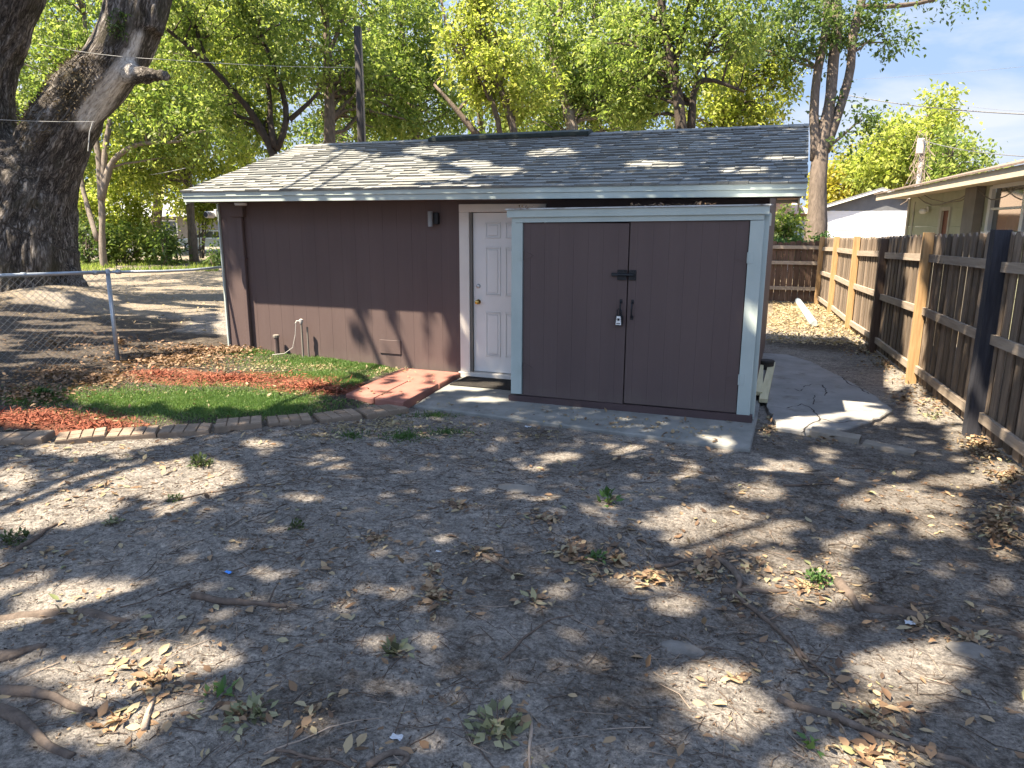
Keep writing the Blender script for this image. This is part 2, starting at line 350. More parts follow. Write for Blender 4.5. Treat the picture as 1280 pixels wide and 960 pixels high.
for cu, cv, ru, rv in ((55, 525, 100, 14), (120, 536, 70, 10), (290, 474, 130, 9), (390, 485, 70, 9), (200, 468, 55, 7)): zb = np.maximum(zb, sstep(1.25, .75, np.hypot((PU-cu)/ru, (PV2-cv)/rv)+(fbm(XX*3, YY*3, 6.)-.5)*.9))
me = bpy.data.meshes.new('ground')
V = np.stack([XX, YY, ZZ], -1).reshape(-1, 3)
def soil():
    t = NT('sandy_soil'); at = t.n('Attribute', _attribute_name='zone').outputs['Color']
    s = t.n('SeparateColor', Color=at); co = t.coord()
    n1 = t.noise(co, 1.3, 8, .62); n2 = t.noise(co, 11, 7, .68); n3 = t.noise(co, 65, 5, .75)
    n4 = t.noise(t.coord((1, 2.2, 1)), 5.5, 8, .72, .8)
    sand = t.ramp(t.math('ADD', t.math('MULTIPLY', n1, .25), t.math('ADD', t.math('MULTIPLY', n2, .4), t.math('MULTIPLY', n4, .35))), [(.36, (.108, .098, .089)), (.47, (.232, .213, .194)), (.62, (.38, .347, .312))])
    dark = t.ramp(n2, [(.3, (.042, .035, .030)), (.7, (.125, .106, .090))])
    tan = t.ramp(t.math('ADD', t.math('MULTIPLY', n1, .3), t.math('MULTIPLY', n2, .7)), [(.3, (.09, .069, .048)), (.5, (.20, .163, .115)), (.7, (.32, .265, .19))])
    red = t.ramp(n2, [(.3, (.11, .045, .03)), (.7, (.25, .115, .075))])
    br = lambda z, n, k: t.math('ADD', t.math('MULTIPLY', z, 1.), t.math('MULTIPLY', t.math('SUBTRACT', n, .5), k))
    sh = lambda x: t.ramp(x, [(.3, (0, 0, 0)), (.65, (1, 1, 1))])
    c = t.mix(sh(br(s.outputs[1], t.math('ADD', t.math('MULTIPLY', n2, .5), t.math('MULTIPLY', n4, .5)), 2.2)), sand, dark)
    c = t.mix(sh(br(s.outputs[0], n2, .9)), c, tan)
    c = t.mix(sh(br(s.outputs[2], n2, .8)), c, red)
    # small dark debris specks and pale grains
    v = t.n('TexVoronoi', Vector=co, Scale=70.); sp = t.ramp(v.outputs['Distance'], [(.10, (1, 1, 1)), (.22, (0, 0, 0))])
    sel = t.ramp(t.noise(co, 9, 3), [(.45, (0, 0, 0)), (.62, (1, 1, 1))])
    c = t.mix(t.mix(1., sp, sel, 'MULTIPLY'), c, (.05, .04, .032))
    gr = t.ramp(n3, [(.30, (.42, .42, .42)), (.70, (1.62, 1.6, 1.56))]); c = t.mix(1., c, gr, 'MULTIPLY')
    g2 = t.ramp(t.noise(co, 28, 6, .8), [(.34, (.46, .44, .42)), (.5, (1., 1., 1.)), (.68, (1.36, 1.34, 1.30))]); c = t.mix(1., c, g2, 'MULTIPLY')
    h = t.math('ADD', t.math('MULTIPLY', n2, 1.), t.math('MULTIPLY', n3, .45))
    return t.done(c, .95, t.bump(h, 1., .06), .12)
g = npmesh('ground', V, Q, soil(), smooth=True)
ca = g.data.color_attributes.new('zone', 'FLOAT_COLOR', 'POINT')
ca.data.foreach_set('color', np.stack([zr, zg, zb, np.ones_like(zr)], -1).reshape(-1).astype(np.float32))
kind(g, 'structure')
# ------------------------------------------------------------------ concrete
def slab(name, poly, z1, thick, m, parent=None, jitter=.0):
    b = MB(); P = []
    n = len(poly)
    for i in range(n):
        a = np.array(poly[i][:2]); c = np.array(poly[(i+1) % n][:2]); k = max(2, int(np.linalg.norm(c-a)/.06)) if jitter else 1
        for j in range(k):
            q = a+(c-a)*j/k
            if jitter: q = q+(np.array([fbm(q[0]*9, q[1]*9, 1.), fbm(q[0]*9, q[1]*9, 7.)])-.5)*jitter
            P.append(tuple(q))
    cx = np.mean(P, axis=0); e = .012
    inner = [tuple(np.array(p)+(cx-np.array(p))/np.linalg.norm(cx-np.array(p))*e) for p in P]
    n = len(P)
    V = [(x, y, z1-thick) for x, y in P]+[(x, y, z1-e) for x, y in P]+[(x, y, z1) for x, y in inner]
    Fc = [tuple(range(n-1, -1, -1)), tuple(range(2*n, 3*n))]
    for r in (0, 1): Fc += [(r*n+k, r*n+(k+1) % n, (r+1)*n+(k+1) % n, (r+1)*n+k) for k in range(n)]
    return b.add(V, Fc).build(name, m, parent)
p0, p1 = flat(517, 506, .006), flat(938, 561, .006)
o = slab('concrete_path', [p0, p1, (-.14, 7.3), (-.14, 8.06), (-3.72, 8.06)], .006, .16, M['concrete'], jitter=.02)
kind(o, 'structure')
# cracked patio beside the shed; the cracks are thin near-black strips laid on its top
PX = [(973, 533), (1018, 541), (1064, 535), (1100, 522), (1117, 512), (1098, 497), (1074, 483), (1046, 468), (1014, 452), (985, 443), (950, 441), (946, 470), (957, 505)]
o = slab('concrete_patio', [flat(u, v, .010) for u, v in PX], .010, .1, M['patio'], jitter=.07); kind(o, 'structure')
cr = MB()
for line in [[(1002, 541), (1012, 531), (1026, 523), (1014, 510), (1002, 505), (984, 510)], [(1026, 523), (1048, 529), (1066, 526)], [(1017, 505), (1018, 494)], [(1032, 494), (1033, 488), (1028, 481)], [(1053, 471), (1058, 478), (1072, 484), (1086, 492)], [(1003, 484), (1015, 480)], [(992, 486), (999, 489), (1004, 486)]]:
    q = [flat(u, v, .0115) for u, v in line]; pts = []
    for a, b_ in zip(q[:-1], q[1:]):
        k = max(2, int(np.linalg.norm(b_-a)/.05))
        for j in range(k):
            p = a+(b_-a)*j/k; pts.append(p+np.array([random.uniform(-.012, .012), random.uniform(-.02, .02), 0]))
    pts.append(q[-1])
    for a, b_ in zip(pts[:-1], pts[1:]):
        w = random.uniform(.004, .010); d = (b_-a)/np.linalg.norm(b_-a); s_ = np.cross(d, (0, 0, 1))*w
        cr.add([a-s_, a+s_, b_+s_, b_-s_], [(0, 1, 2, 3)])
kind(cr.build('patio_crack', M['near_black']), 'structure')
# ================================================================== MAIN SHED BUILDING
YW, XL, XR, YB = 8.08, -7.30, -.20, 12.1
EY0, EY1, EXL, EXR = 7.52, 12.62, -7.40, .14
ZE, ZRD, YR = 2.255, 3.07, 10.07
SLP = (ZRD-ZE)/(YR-EY0)
H = thing('shed_building', 'long low mauve-painted outbuilding with a grey shingle gable roof and white side door', 'outbuilding', (-3.7, YW, 0))
def grooved(b, x0, x1, y, z0, z1, step, gw=.008, gd=.007, out=-1, th=.03):
    """vertical grooved plywood facing -y"""
    prof = []; x = x0
    prof.append((x0, 0))
    xg = x0+step*.5
    while xg < x1-.03:
        prof += [(xg-gw/2, 0), (xg-gw/2+.001, gd), (xg+gw/2-.001, gd), (xg+gw/2, 0)]; xg += step
    prof.append((x1, 0)); n = len(prof)
    V = [(x, y+d, z0) for x, d in prof]+[(x, y+d, z1) for x, d in prof]+[(x0, y+th, z0), (x1, y+th, z0), (x0, y+th, z1), (x1, y+th, z1)]
    Fc = [(k, k+1, n+k+1, n+k) for k in range(n-1)]+[(2*n, 2*n+2, 2*n+3, 2*n+1)[::-1], (0, n, 2*n+2, 2*n), (n-1, 2*n+1, 2*n+3, 2*n-1)]
    return b.add(V, Fc)
b = MB(); grooved(b, XL, -3.70, YW, -.1, 2.16, .203, .003, .0014); grooved(b, -2.62, XR, YW, -.1, 2.16, .203, .003, .0014); b.box(-3.70, -2.62, YW, YW+.03, 2.10, 2.16)
b.build('front_wall', M['mauve'], H)
zt = lambda y: 2.16+(min(y-EY0, 2*YR-EY0-y)-(YW-EY0))*SLP
for x in (XL, XR-.03):
    b = MB(); b.prism([(YW+.031, -.1), (YB-.03, -.1), (YB-.03, zt(YB)), (YR, zt(YR)), (YW+.031, zt(YW+.031))], lambda a, c, d: (d, a, c), x, x+.03)
    b.build('gable_wall', M['mauve'], H)
MB().box(XL, XR, YB-.029, YB, -.1, 2.1).build('rear_wall', M['mauve'], H)
MB().box(XL-.022, XL-.001, YW-.03, YW+.06, .02, 2.12).build('corner_trim', M['trim'], H)
# roof deck + shingles
rb = MB()
def roofpt(y): return ZE+(y-EY0)*SLP if y <= YR else ZRD-(y-YR)*SLP
rb.prism([(EY0+.02, ZE-.035), (YR, ZRD-.035), (EY1-.02, ZE-.035), (EY1-.02, ZE-.015), (YR, ZRD-.012), (EY0+.02, ZE-.015)][::-1], lambda a, c, d: (d, a, c), EXL+.01, EXR-.01)
slen = sqrt((YR-EY0)**2+(ZRD-ZE)**2); nc = 20; ex = slen/nc
cs, sn = (YR-EY0)/slen, (ZRD-ZE)/slen
for side in (0, 1):
    for r in range(nc):
        x = EXL-random.uniform(0, .3)
        while x < EXR:
            w = random.choice((.12, .16, .20, .25, .18)); x0, x1 = max(x, EXL), min(x+w, EXR); x += w
            if x1-x0 < .03: continue
            th = random.choice((.010, .012, .020, .024)); lap = random.uniform(-.004, .006)
            s0, s1 = max(r*ex-lap-(.012 if r == 0 else 0), -.015), min((r+1)*ex+.03, slen)
            def P(s_, h, x_):
                y = EY0+s_*cs-h*sn; z = ZE+s_*sn+h*cs
                return (x_, y, z) if side == 0 else (x_, 2*YR-y, z)
            g_ = .002
            V = [P(s0, .0, x0+g_), P(s0, .0, x1-g_), P(s1, .0, x1-g_), P(s1, .0, x0+g_), P(s0, th+.004, x0+g_), P(s0, th+.004, x1-g_), P(s1, .003, x1-g_), P(s1, .003, x0+g_)]
            rb.hexa(V)
def shingle():
    t = NT('grey_shingle'); co = t.coord(); r = t.n('NewGeometry').outputs['Random Per Island']
    c = t.ramp(r, [(0, (.186, .192, .186)), (.45, (.224, .228, .22)), (1, (.26, .262, .25))])
    c = t.mix(1., c, t.ramp(t.noise(co, 160, 3, .8), [(.3, (.6, .6, .6)), (.7, (1.3, 1.3, 1.3))]), 'MULTIPLY')
    c = t.mix(1., c, t.ramp(t.noise(co, .9, 4), [(.3, (.82, .84, .86)), (.7, (1.15, 1.12, 1.06))]), 'MULTIPLY')
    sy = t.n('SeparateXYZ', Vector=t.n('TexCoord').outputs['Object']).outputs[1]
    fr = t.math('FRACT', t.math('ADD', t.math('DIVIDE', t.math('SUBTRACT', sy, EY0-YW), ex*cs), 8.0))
    band = t.ramp(fr, [(.70, (1, 1, 1)), (.80, (.68, .69, .70)), (.97, (.60, .61, .63))])   # dark granule band of laminate shingles, painting in each course's shadow line
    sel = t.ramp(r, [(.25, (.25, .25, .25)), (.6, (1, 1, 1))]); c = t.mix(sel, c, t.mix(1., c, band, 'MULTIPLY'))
    return t.done(c, .92, t.bump(t.noise(co, 120, 3), .4, .004), .25)
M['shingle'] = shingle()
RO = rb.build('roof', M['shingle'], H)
b = MB()
cap = np.arange(EXL, EXR, .17)
for x0 in cap:
    x1 = min(x0+.185, EXR); h0 = .018+random.uniform(0, .003)
    for sg in (-1, 1):
        b.hexa([(x0, YR, ZRD+.012), (x1, YR, ZRD+.012), (x1, YR+sg*.14, ZRD+.012-.14*SLP), (x0, YR+sg*.14, ZRD+.012-.14*SLP),
                (x0, YR, ZRD+.012+h0), (x1, YR, ZRD+.008+h0), (x1, YR+sg*.14, ZRD+.008+h0-.14*SLP), (x0, YR+sg*.14, ZRD+.012+h0-.14*SLP)] if sg > 0 else
               [(x0, YR+sg*.14, ZRD+.012-.14*SLP), (x1, YR+sg*.14, ZRD+.012-.14*SLP), (x1, YR, ZRD+.012), (x0, YR, ZRD+.012), (x0, YR+sg*.14, ZRD+.012+h0-.14*SLP), (x1, YR+sg*.14, ZRD+.008+h0-.14*SLP), (x1, YR, ZRD+.008+h0), (x0, YR, ZRD+.012+h0)])
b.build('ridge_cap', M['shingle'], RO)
b = MB(); b.prism([(YR-.17, ZRD-.02), (YR+.17, ZRD-.02), (YR+.16, ZRD+.03), (YR, ZRD+.075), (YR-.16, ZRD+.03)], lambda a, c, d: (d, a, c), -5.03, -2.62)
M['vent_black'] = pm('dark_green_vent', (.012, .02, .018), (.03, .04, .036), 9, .7, .1)
b.build('ridge_vent', M['vent_black'], RO)
# fascia in two stacked boards, a drip lip above
b = MB(); b.box(EXL+.005, EXR-.005, EY0+.004, EY0+.03, 2.196, 2.252, .003); b.build('drip_board', M['trim'], H)
b = MB(); b.box(EXL+.012, EXR-.012, EY0+.018, EY0+.046, 2.132, 2.195, .003); b.build('fascia', M['trim'], H)
for x in (EXL+.006, EXR-.03):
    b = MB()
    for sg in (0, 1):
        ya, yb = (EY0+.05, YR) if sg == 0 else (YR, EY1-.03)
        za, zb_ = roofpt(ya)-.04, roofpt(yb)-.04
        b.hexa([(x, ya, za-.13), (x+.024, ya, za-.13), (x+.024, yb, zb_-.13), (x, yb, zb_-.13), (x, ya, za), (x+.024, ya, za), (x+.024, yb, zb_), (x, yb, zb_)])
    b.build('rake_board', M['trim'], H)
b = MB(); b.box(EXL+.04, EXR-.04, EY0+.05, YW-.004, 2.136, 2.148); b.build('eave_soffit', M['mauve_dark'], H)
b = MB()
for k in range(33):
    y0 = EY0+.06+k*.145; y1 = y0+.138; za, zb_ = roofpt(y0)-.075, roofpt(y1)-.075; b.hexa([(XR+.004, y0, za), (EXR-.034, y0, za), (EXR-.034, y1, zb_), (XR+.004, y1, zb_), (XR+.004, y0, za+.012), (EXR-.034, y0, za+.012), (EXR-.034, y1, zb_+.012), (XR+.004, y1, zb_+.012)])
b.build('gable_soffit', M['pink_soffit'], H)
# door and frame
b = MB(); b.box(-3.70, -3.57, YW-.025, YW+.06, .067, 2.005, .004); b.box(-2.74, -2.61, YW-.025, YW+.06, .067, 2.005, .004); b.box(-3.70, -2.61, YW-.027, YW+.06, 2.006, 2.098, .004)
b.build('door_frame', M['beige_trim'], H)
b = MB(); b.box(-3.566, -3.545, YW-.002, YW+.075, .06, 2.002); b.box(-2.765, -2.744, YW-.002, YW+.075, .06, 2.002); b.build('door_stop', M['taupe'], H)
DX0, DX1, DY = -3.54, -2.77, YW+.035
b = MB(); cols = [(DX0+.16, DX0+.355), (DX1-.355, DX1-.16)]; rows = [(.27, .82), (1.02, 1.60), (1.70, 1.89)]
b.box(DX0, DX1, DY, DY+.04, .075, 1.998)
for x0, x1 in cols:
    for z0, z1 in rows:       # raised moulding ring and centre panel
        w = .016
        for a in ((x0, x1, z0, z0+w), (x0, x1, z1-w, z1), (x0, x0+w, z0+w, z1-w), (x1-w, x1, z0+w, z1-w)): b.box(a[0], a[1], DY-.008, DY-.0005, a[2], a[3], .003)
        b.box(x0+.035, x1-.035, DY-.007, DY-.0005, z0+.035, z1-.035, .003)
D = b.build('door', M['white_door'], H)
MB().lathe((DX0+.065, DY, .94), [(.030, -.001), (.030, -.008), (.012, -.012), (.012, -.035), (.024, -.042), (.028, -.055), (.022, -.066), (.004, -.07)], 'y').build('knob', M['brass'], D, True)
MB().lathe((DX0+.065, DY, 1.13), [(.027, -.001), (.027, -.010), (.022, -.016), (.004, -.018)], 'y').build('deadbolt', M['steel'], D, True)
MB().box(-3.72, -2.6, YW-.05, YW+.06, -.02, .066, .004).build('threshold', M['beige_trim'], H)
# lamp, downspout with box, vents, camera
b = MB(); b.box(-4.035, -3.965, YW-.05, YW-.001, 1.86, 2.0, .006); L_ = b.build('wall_lamp', M['black_iron'], H)
MB().lathe((-4.058, YW-.07, 1.835), [(.03, 0), (.03, .18)], 'z', 12).build('lamp_tube', M['pole_pale'], L_, True)
b = MB(); b.box(-7.07, -6.86, YW-.07, YW-.001, 1.95, 2.125, .006); b.build('junction_box', M['mauve'], H)
b = MB(); b.box(-6.965, -6.895, YW-.06, YW-.008, .12, 1.949, .008); b.box(-6.975, -6.885, YW-.064, YW-.004, 1.38, 1.41, .003); b.build('downspout', M['mauve'], H)
b = MB(); b.lathe((-6.72, YW-.25, 2.127), [(.075, -.035), (.08, -.02), (.08, 0)], 'z'); b.build('soffit_light', M['vinyl'], H, True)
b = MB(); b.box(-4.86, -4.55, YW-.012, YW-.001, .22, .40, .004); b.build('crawl_vent', M['mauve'], H)
b = MB(); b.lathe((XL-.10, YW-.16, 1.98), [(.03, 0), (.045, .01), (.045, .14), (.03, .15)], 'y', 12); b.box(XL-.07, XL-.023, YW-.04, YW+.02, 1.95, 2.05, .004); SC_ = b.build('security_camera', M['vinyl'], H)
MB().lathe((XL-.10, YW-.162, 1.98), [(.036, 0), (.036, .003)], 'y', 12).build('lens', M['black_iron'], SC_)
# ================================================================== LEAN-TO STORAGE CABINET
YS = 7.10
S = thing('storage_cabinet', 'shoulder-high mauve double-door storage lean-to with pale blue-grey trim against the outbuilding', 'storage shed', (-1.42, 7.5, 0))
b = MB(); grooved(b, -2.532, -1.446, YS, .075, 1.878, .152, .003, .0012, th=.02); DL = b.build('cabinet_door', M['mauve'], S)
b = MB(); grooved(b, -1.434, -.335, YS, .085, 1.902, .152, .003, .0012, th=.02); DR = b.build('cabinet_door', M['mauve'], S)
for dd, xx in ((DL, -1.50), (DR, -1.385)):     # pull handles
    z = 1.04; b = MB()
    b.tube([(xx, YS-.002, z+.075), (xx, YS-.03, z+.06), (xx, YS-.04, z), (xx, YS-.03, z-.06), (xx, YS-.002, z-.075)], .008, 8)
    b.box(xx-.014, xx+.014, YS-.006, YS-.0005, z+.06, z+.10, .002); b.box(xx-.014, xx+.014, YS-.006, YS-.0005, z-.10, z-.06, .002)
    b.build('handle', M['black_iron'], dd)
b = MB(); b.box(-1.545, -1.452, YS-.014, YS-.0005, 1.33, 1.43, .002); b.box(-1.428, -1.36, YS-.014, YS-.0005, 1.33, 1.43, .002)
b.tube([(-1.60, YS-.024, 1.383), (-1.375, YS-.024, 1.383)], .014, 8); b.box(-1.60, -1.535, YS-.036, YS-.012, 1.368, 1.40, .003)
for x in (-1.52, -1.48, -1.41, -1.38):
    for z in (1.345, 1.418): b.lathe((x, YS-.014, z), [(.006, 0), (.004, -.004)], 'y', 8)
b.build('slide_bolt', M['black_iron'], S)
b = MB(); b.hexa([(-2.658, YS-.022, .085), (-2.54, YS-.022, .085), (-2.54, YS+.06, .085), (-2.658, YS+.06, .085), (-2.658, YS-.022, 1.876), (-2.54, YS-.022, 1.878), (-2.54, YS+.06, 1.878), (-2.658, YS+.06, 1.876)]); TL = b.build('door_jamb', M['trim'], S)
b = MB(); b.hexa([(-.327, YS-.022, .045), (-.205, YS-.022, .045), (-.205, YS+.06, .045), (-.327, YS+.06, .045), (-.327, YS-.022, 1.905), (-.205, YS-.022, 1.908), (-.205, YS+.06, 1.908), (-.327, YS+.06, 1.905)]); TR = b.build('door_jamb', M['trim'], S)
for par, x, zs, sg in ((TL, -2.545, (1.55, .38), 1), (TR, -.325, (1.57, .42), -1)):
    for z in zs:
        b = MB(); b.box(min(x-.045*sg, x), max(x-.045*sg, x), YS-.028, YS-.0225, z-.05, z+.05, .001); b.tube([(x+.003*sg, YS-.028, z-.05), (x+.003*sg, YS-.028, z+.05)], .008, 8)
        b.build('hinge', M['trim'], par)
        b = MB(); b.prism([(x+.012*sg, z-.05), (x+.012*sg, z+.05), (x+.09*sg, z+.018), (x+.12*sg, z), (x+.09*sg, z-.018)], lambda a, c, d: (a, d, c), YS-.006, YS-.0005); b.build('strap_hinge', M['mauve'], par)
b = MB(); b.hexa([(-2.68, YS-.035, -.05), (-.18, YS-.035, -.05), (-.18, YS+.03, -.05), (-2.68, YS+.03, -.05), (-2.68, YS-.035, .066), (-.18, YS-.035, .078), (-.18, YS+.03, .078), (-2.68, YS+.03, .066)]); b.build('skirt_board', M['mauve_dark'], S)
b = MB(); b.hexa([(-2.655, YS-.026, 1.88), (-.21, YS-.026, 1.912), (-.21, YS+.05, 1.912), (-2.655, YS+.05, 1.88), (-2.655, YS-.026, 1.93), (-.21, YS-.026, 1.962), (-.21, YS+.05, 1.962), (-2.655, YS+.05, 1.93)]); b.build('lower_header', M['trim'], S)
b = MB(); b.hexa([(-2.70, YS-.05, 1.932), (-.17, YS-.05, 1.964), (-.17, YS+.05, 1.964), (-2.70, YS+.05, 1.932), (-2.70, YS-.05, 2.005), (-.17, YS-.05, 2.037), (-.17, YS+.05, 2.037), (-2.70, YS+.05, 2.005)]); b.build('upper_header', M['trim'], S)
b = MB(); b.hexa([(-2.71, YS-.07, 2.007), (-.16, YS-.07, 2.039), (-.16, YW-.01, 2.066), (-2.71, YW-.01, 2.034), (-2.71, YS-.07, 2.019), (-.16, YS-.07, 2.051), (-.16, YW-.01, 2.078), (-2.71, YW-.01, 2.046)])
M['roof_felt'] = pm('worn_roof_sheet', (.38, .40, .41), (.56, .58, .58), 6, .8, .5, 40, dirt=((.12, .10, .08), 5, .54))
b.build('cabinet_roof', M['roof_felt'], S)
b = MB(); b.box(-.235, -.215, YS+.061, YW-.03, .02, 1.96); b.build('side_wall', M['mauve'], S); b = MB(); b.box(-2.645, -2.625, YS+.061, YW-.03, .02, 1.93); b.build('side_wall', M['mauve'], S)
b = MB(); b.box(-.2145, -.165, YS+.066, YS+.16, .02, 1.95, .002); b.box(-.2145, -.196, YW-.13, YW-.035, .02, 1.99, .002); b.box(-.2145, -.165, YS+.161, YW-.131, 1.86, 1.98, .002); b.build('side_trim', M['trim'], S)
# key lock box on the left handle
K = thing('key_lock_box', 'small white-faced key lock box hanging on the left pull handle', 'lock box', (-1.505, YS-.03, .90))
b = MB(); b.box(-1.54, -1.47, YS-.062, YS-.010, .885, .985, .008); b.build('body', M['black_iron'], K)
b = MB(); b.prism([(-1.533, .892), (-1.477, .892), (-1.486, .978), (-1.524, .978)], lambda a, c, d: (a, d, c), YS-.068, YS-.0625); b.build('face_plate', M['vinyl'], K)
b = MB(); b.lathe((-1.505, YS-.068, .945), [(.012, -.0005), (.010, -.004), (.002, -.005)], 'y', 12); b.build('dial', M['black_iron'], K); b = MB(); b.box(-1.525, -1.485, YS-.0705, YS-.0685, .902, .909); b.build('label_strip', M['black_iron'], K); b = MB()
for a in range(6): b.box(-1.505+.018*cos(a*pi/3)-.003, -1.505+.018*cos(a*pi/3)+.003, YS-.071, YS-.0685, .945+.012*sin(a*pi/3)-.002, .945+.012*sin(a*pi/3)+.002)
b.build('keypad', M['black_iron'], K)
b = MB(); b.tube([(-1.527, YS-.036, .984), (-1.527, YS-.036, 1.03), (-1.515, YS-.036, 1.048), (-1.495, YS-.036, 1.048), (-1.483, YS-.036, 1.03), (-1.483, YS-.036, .984)], .005, 8); b.build('shackle', M['black_iron'], K)
b = MB(); b.box(-3.60, -2.66, 7.52, 8.02, .007, .022, .004); tag(b.build('door_mat', M['mat']), 'worn black mat on the concrete right under the white door', 'door mat')
# red slabs and pavers
A, B_, C_, D_ = np.array(flat(507, 459, .055)), np.array(flat(431, 494, .055)), np.array(flat(503, 505, .055)), np.array(flat(579, 465, .055))
A[1] = min(A[1], 8.0); D_[1] = min(D_[1], 8.0)
def bil(s, t): return ((A*(1-t)+D_*t)*(1-s)+(B_*(1-t)+C_*t)*s)
RS = 'red concrete slabs beside the door path'
for lab, s0, s1, t0, t1 in (('red painted concrete slab nearest the mauve wall, spanning the full strip', 0, .42, 0, 1), ('front red concrete slab on the side of the grass, behind the last pavers', .425, 1, 0, .495), ('front red concrete slab bordering the grey concrete path', .425, 1, .515, 1)):
    q = [bil(s1-.012, t0), bil(s1-.012, t1), bil(s0, t1), bil(s0, t0)]
    dz = random.uniform(0, .008); o = slab('paving_slab', q, .062+dz, .12, M['red_slab']); tag(o, lab, 'paving slab', RS)
PL = ['brown edging paver cut by the left picture edge beside red mulch', 'wide scored edging paver with a dark diagonal gap, beside the red mulch', 'sunlit scored edging paver at the end of the red mulch', 'scored edging paver in front of the artificial grass, between two open gaps', 'scored edging paver just past the wide dark gap, before the grass', 'scored edging paver with a raised corner where the row starts curving', 'scored edging paver in the middle of the curve beside leaf litter', 'scored edging paver next to last before the red slabs', 'last scored edging paver touching the corner of the front red slab']
cuts = [-30, 70, 136, 201, 268, 330, 388, 442, 498]
cuts = [-95]+cuts
for k in range(9):
    u0, u1 = cuts[k], cuts[k+1]; vv = lambda u: np.interp(u, [p[0] for p in PAV_PX], [p[1] for p in PAV_PX])
    a, c = flat(u0+2.5, vv(u0), .06), flat(u1-2.5, vv(u1), .06)
    d = (c-a)/np.linalg.norm(c-a); nrm = np.array([d[1], -d[0], 0]); w = .27 if k < 7 else .28
    L = np.linalg.norm(c-a); ang = random.uniform(-.05, .05); z = float(gh(*((a+c)/2+nrm*w/2)[:2]))-.004
    T = thing('edging_paver', PL[k], 'paver', tuple(((a+c)/2+nrm*w/2)[:2])+(z,), 'brown pavers edging the bed'); 
    b = MB(); nb = 4; e = .007
    mid = (a+c)/2; rot = lambda p: np.array([mid[0]+(p-mid)[0]*cos(ang)-(p-mid)[1]*sin(ang), mid[1]+(p-mid)[0]*sin(ang)+(p-mid)[1]*cos(ang), 0])
    tz = random.uniform(-.008, .012)
    def corner(s_, t_, zz): p = rot(a+d*s_+nrm*t_); return (p[0], p[1], z+zz+tz*s_/L)
    b.hexa([corner(0, w, -.06), corner(L, w, -.06), corner(L, 0, -.06), corner(0, 0, -.06), corner(0, w, .043), corner(L, w, .043), corner(L, 0, .043), corner(0, 0, .043)])
    for j in range(nb):
        x0, x1 = L*j/nb+e/2, L*(j+1)/nb-e/2
        for (t0, t1) in ((0, w),) if j % 2 == k % 2 else ((0, w*.48), (w*.52, w)):
            i = .004
            b.hexa([corner(x0, t1, .0435), corner(x1, t1, .0435), corner(x1, t0, .0435), corner(x0, t0, .0435), corner(x0+i, t1-i, .056), corner(x1-i, t1-i, .056), corner(x1-i, t0+i, .056), corner(x0+i, t0+i, .056)])
    b.build('paver_block', M['paver'], T)
# ================================================================== THINGS BY THE SHED
def boards(label, pts, w=.09, h=.022, grp='pine boards beside the storage shed'):
    b = MB(); b.beam(pts[0], pts[1], w, h); return tag(b.build('pine_board', M['pine']), label, 'board', grp)
boards('pale pine board lying against the storage shed side, upper end under the dark pot', (flat(948, 492, .05), flat(950.5, 451, .06)), .085, .04)
boards('pale pine board lying askew on the patio edge, splayed away from the shed', (flat(954, 501, .035), flat(965, 454, .035)), .085, .04)
b = MB(); b.lathe((-.13, 9.95, .0), [(.06, 0), (.09, .02), (.10, .11), (.108, .115), (.10, .13), (.085, .13)], 'z', 16); tag(b.build('planter_pot', M['near_black'], smooth=False), 'dark round pot tucked behind the pine boards', 'pot')
es = [((1011, 546), (1073, 556)), ((1077, 558), (1141, 571))]
for (p, q), lab in zip(es, ('grey edging stone with a hollow end in front of the patio', 'grey edging stone sunk in soil nearer the wooden fence')):
    a, c = G(*p), G(*q); d = (c-a)/np.linalg.norm(c-a); n = np.array([-d[1], d[0], 0]); b = MB(); w, h = .13, .065
    if 'sunk' in lab: h = .035
    b.hexa([a-(0, 0, .05), c-(0, 0, .05), c+n*w-(0, 0, .05), a+n*w-(0, 0, .05), a+(0, 0, h*.8)+n*.015, c+(0, 0, h*.7)+n*.015, c+n*w*.9+(0, 0, h), a+n*w*.9+(0, 0, h*1.1)])
    tag(b.build('edging_stone', M['edging']), lab, 'edging stone', 'grey edging stones by the patio')
# stand pipes by the wall
b = MB(); x = -6.42; z0 = float(gh(x, YW-.1))
T = thing('stub_pipe', 'short capped mauve-grey pipe standing by the wall near the downspout', 'pipe', (x, YW-.10, z0))
MB().tube([(x, YW-.10, z0-.05), (x, YW-.10, z0+.24)], .035, 10).build('riser', M['mauve'], T); MB().lathe((x, YW-.10, z0+.235), [(.043, 0), (.043, .03), (.03, .036)], 'z', 10).build('cap', M['taupe'], T)
x = -5.98; T = thing('water_standpipe', 'tall thin water pipe with tap and white hose by the mauve wall', 'standpipe', (x, YW-.12, z0))
b = MB(); b.tube([(x, YW-.12, z0-.05), (x, YW-.12, z0+.46)], .014, 8); b.tube([(x+.06, YW-.08, z0-.05), (x+.06, YW-.08, z0+.40)], .012, 8); b.build('riser', M['taupe'], T)
b = MB(); b.lathe((x, YW-.12, z0+.45), [(.022, 0), (.026, .02), (.026, .05), (.012, .06)], 'z', 10); b.tube([(x, YW-.12, z0+.48), (x-.05, YW-.15, z0+.48), (x-.06, YW-.16, z0+.45)], .012, 8); b.build('tap', M['pole_pale'], T)
b = MB(); b.tube([(x-.06, YW-.16, z0+.45), (x-.07, YW-.17, z0+.3), (x-.10, YW-.2, z0+.13), (x-.2, YW-.25, z0+.05), (x-.36, YW-.3, z0+.03)], .005, 6); b.build('hose', M['pole_pale'], T)
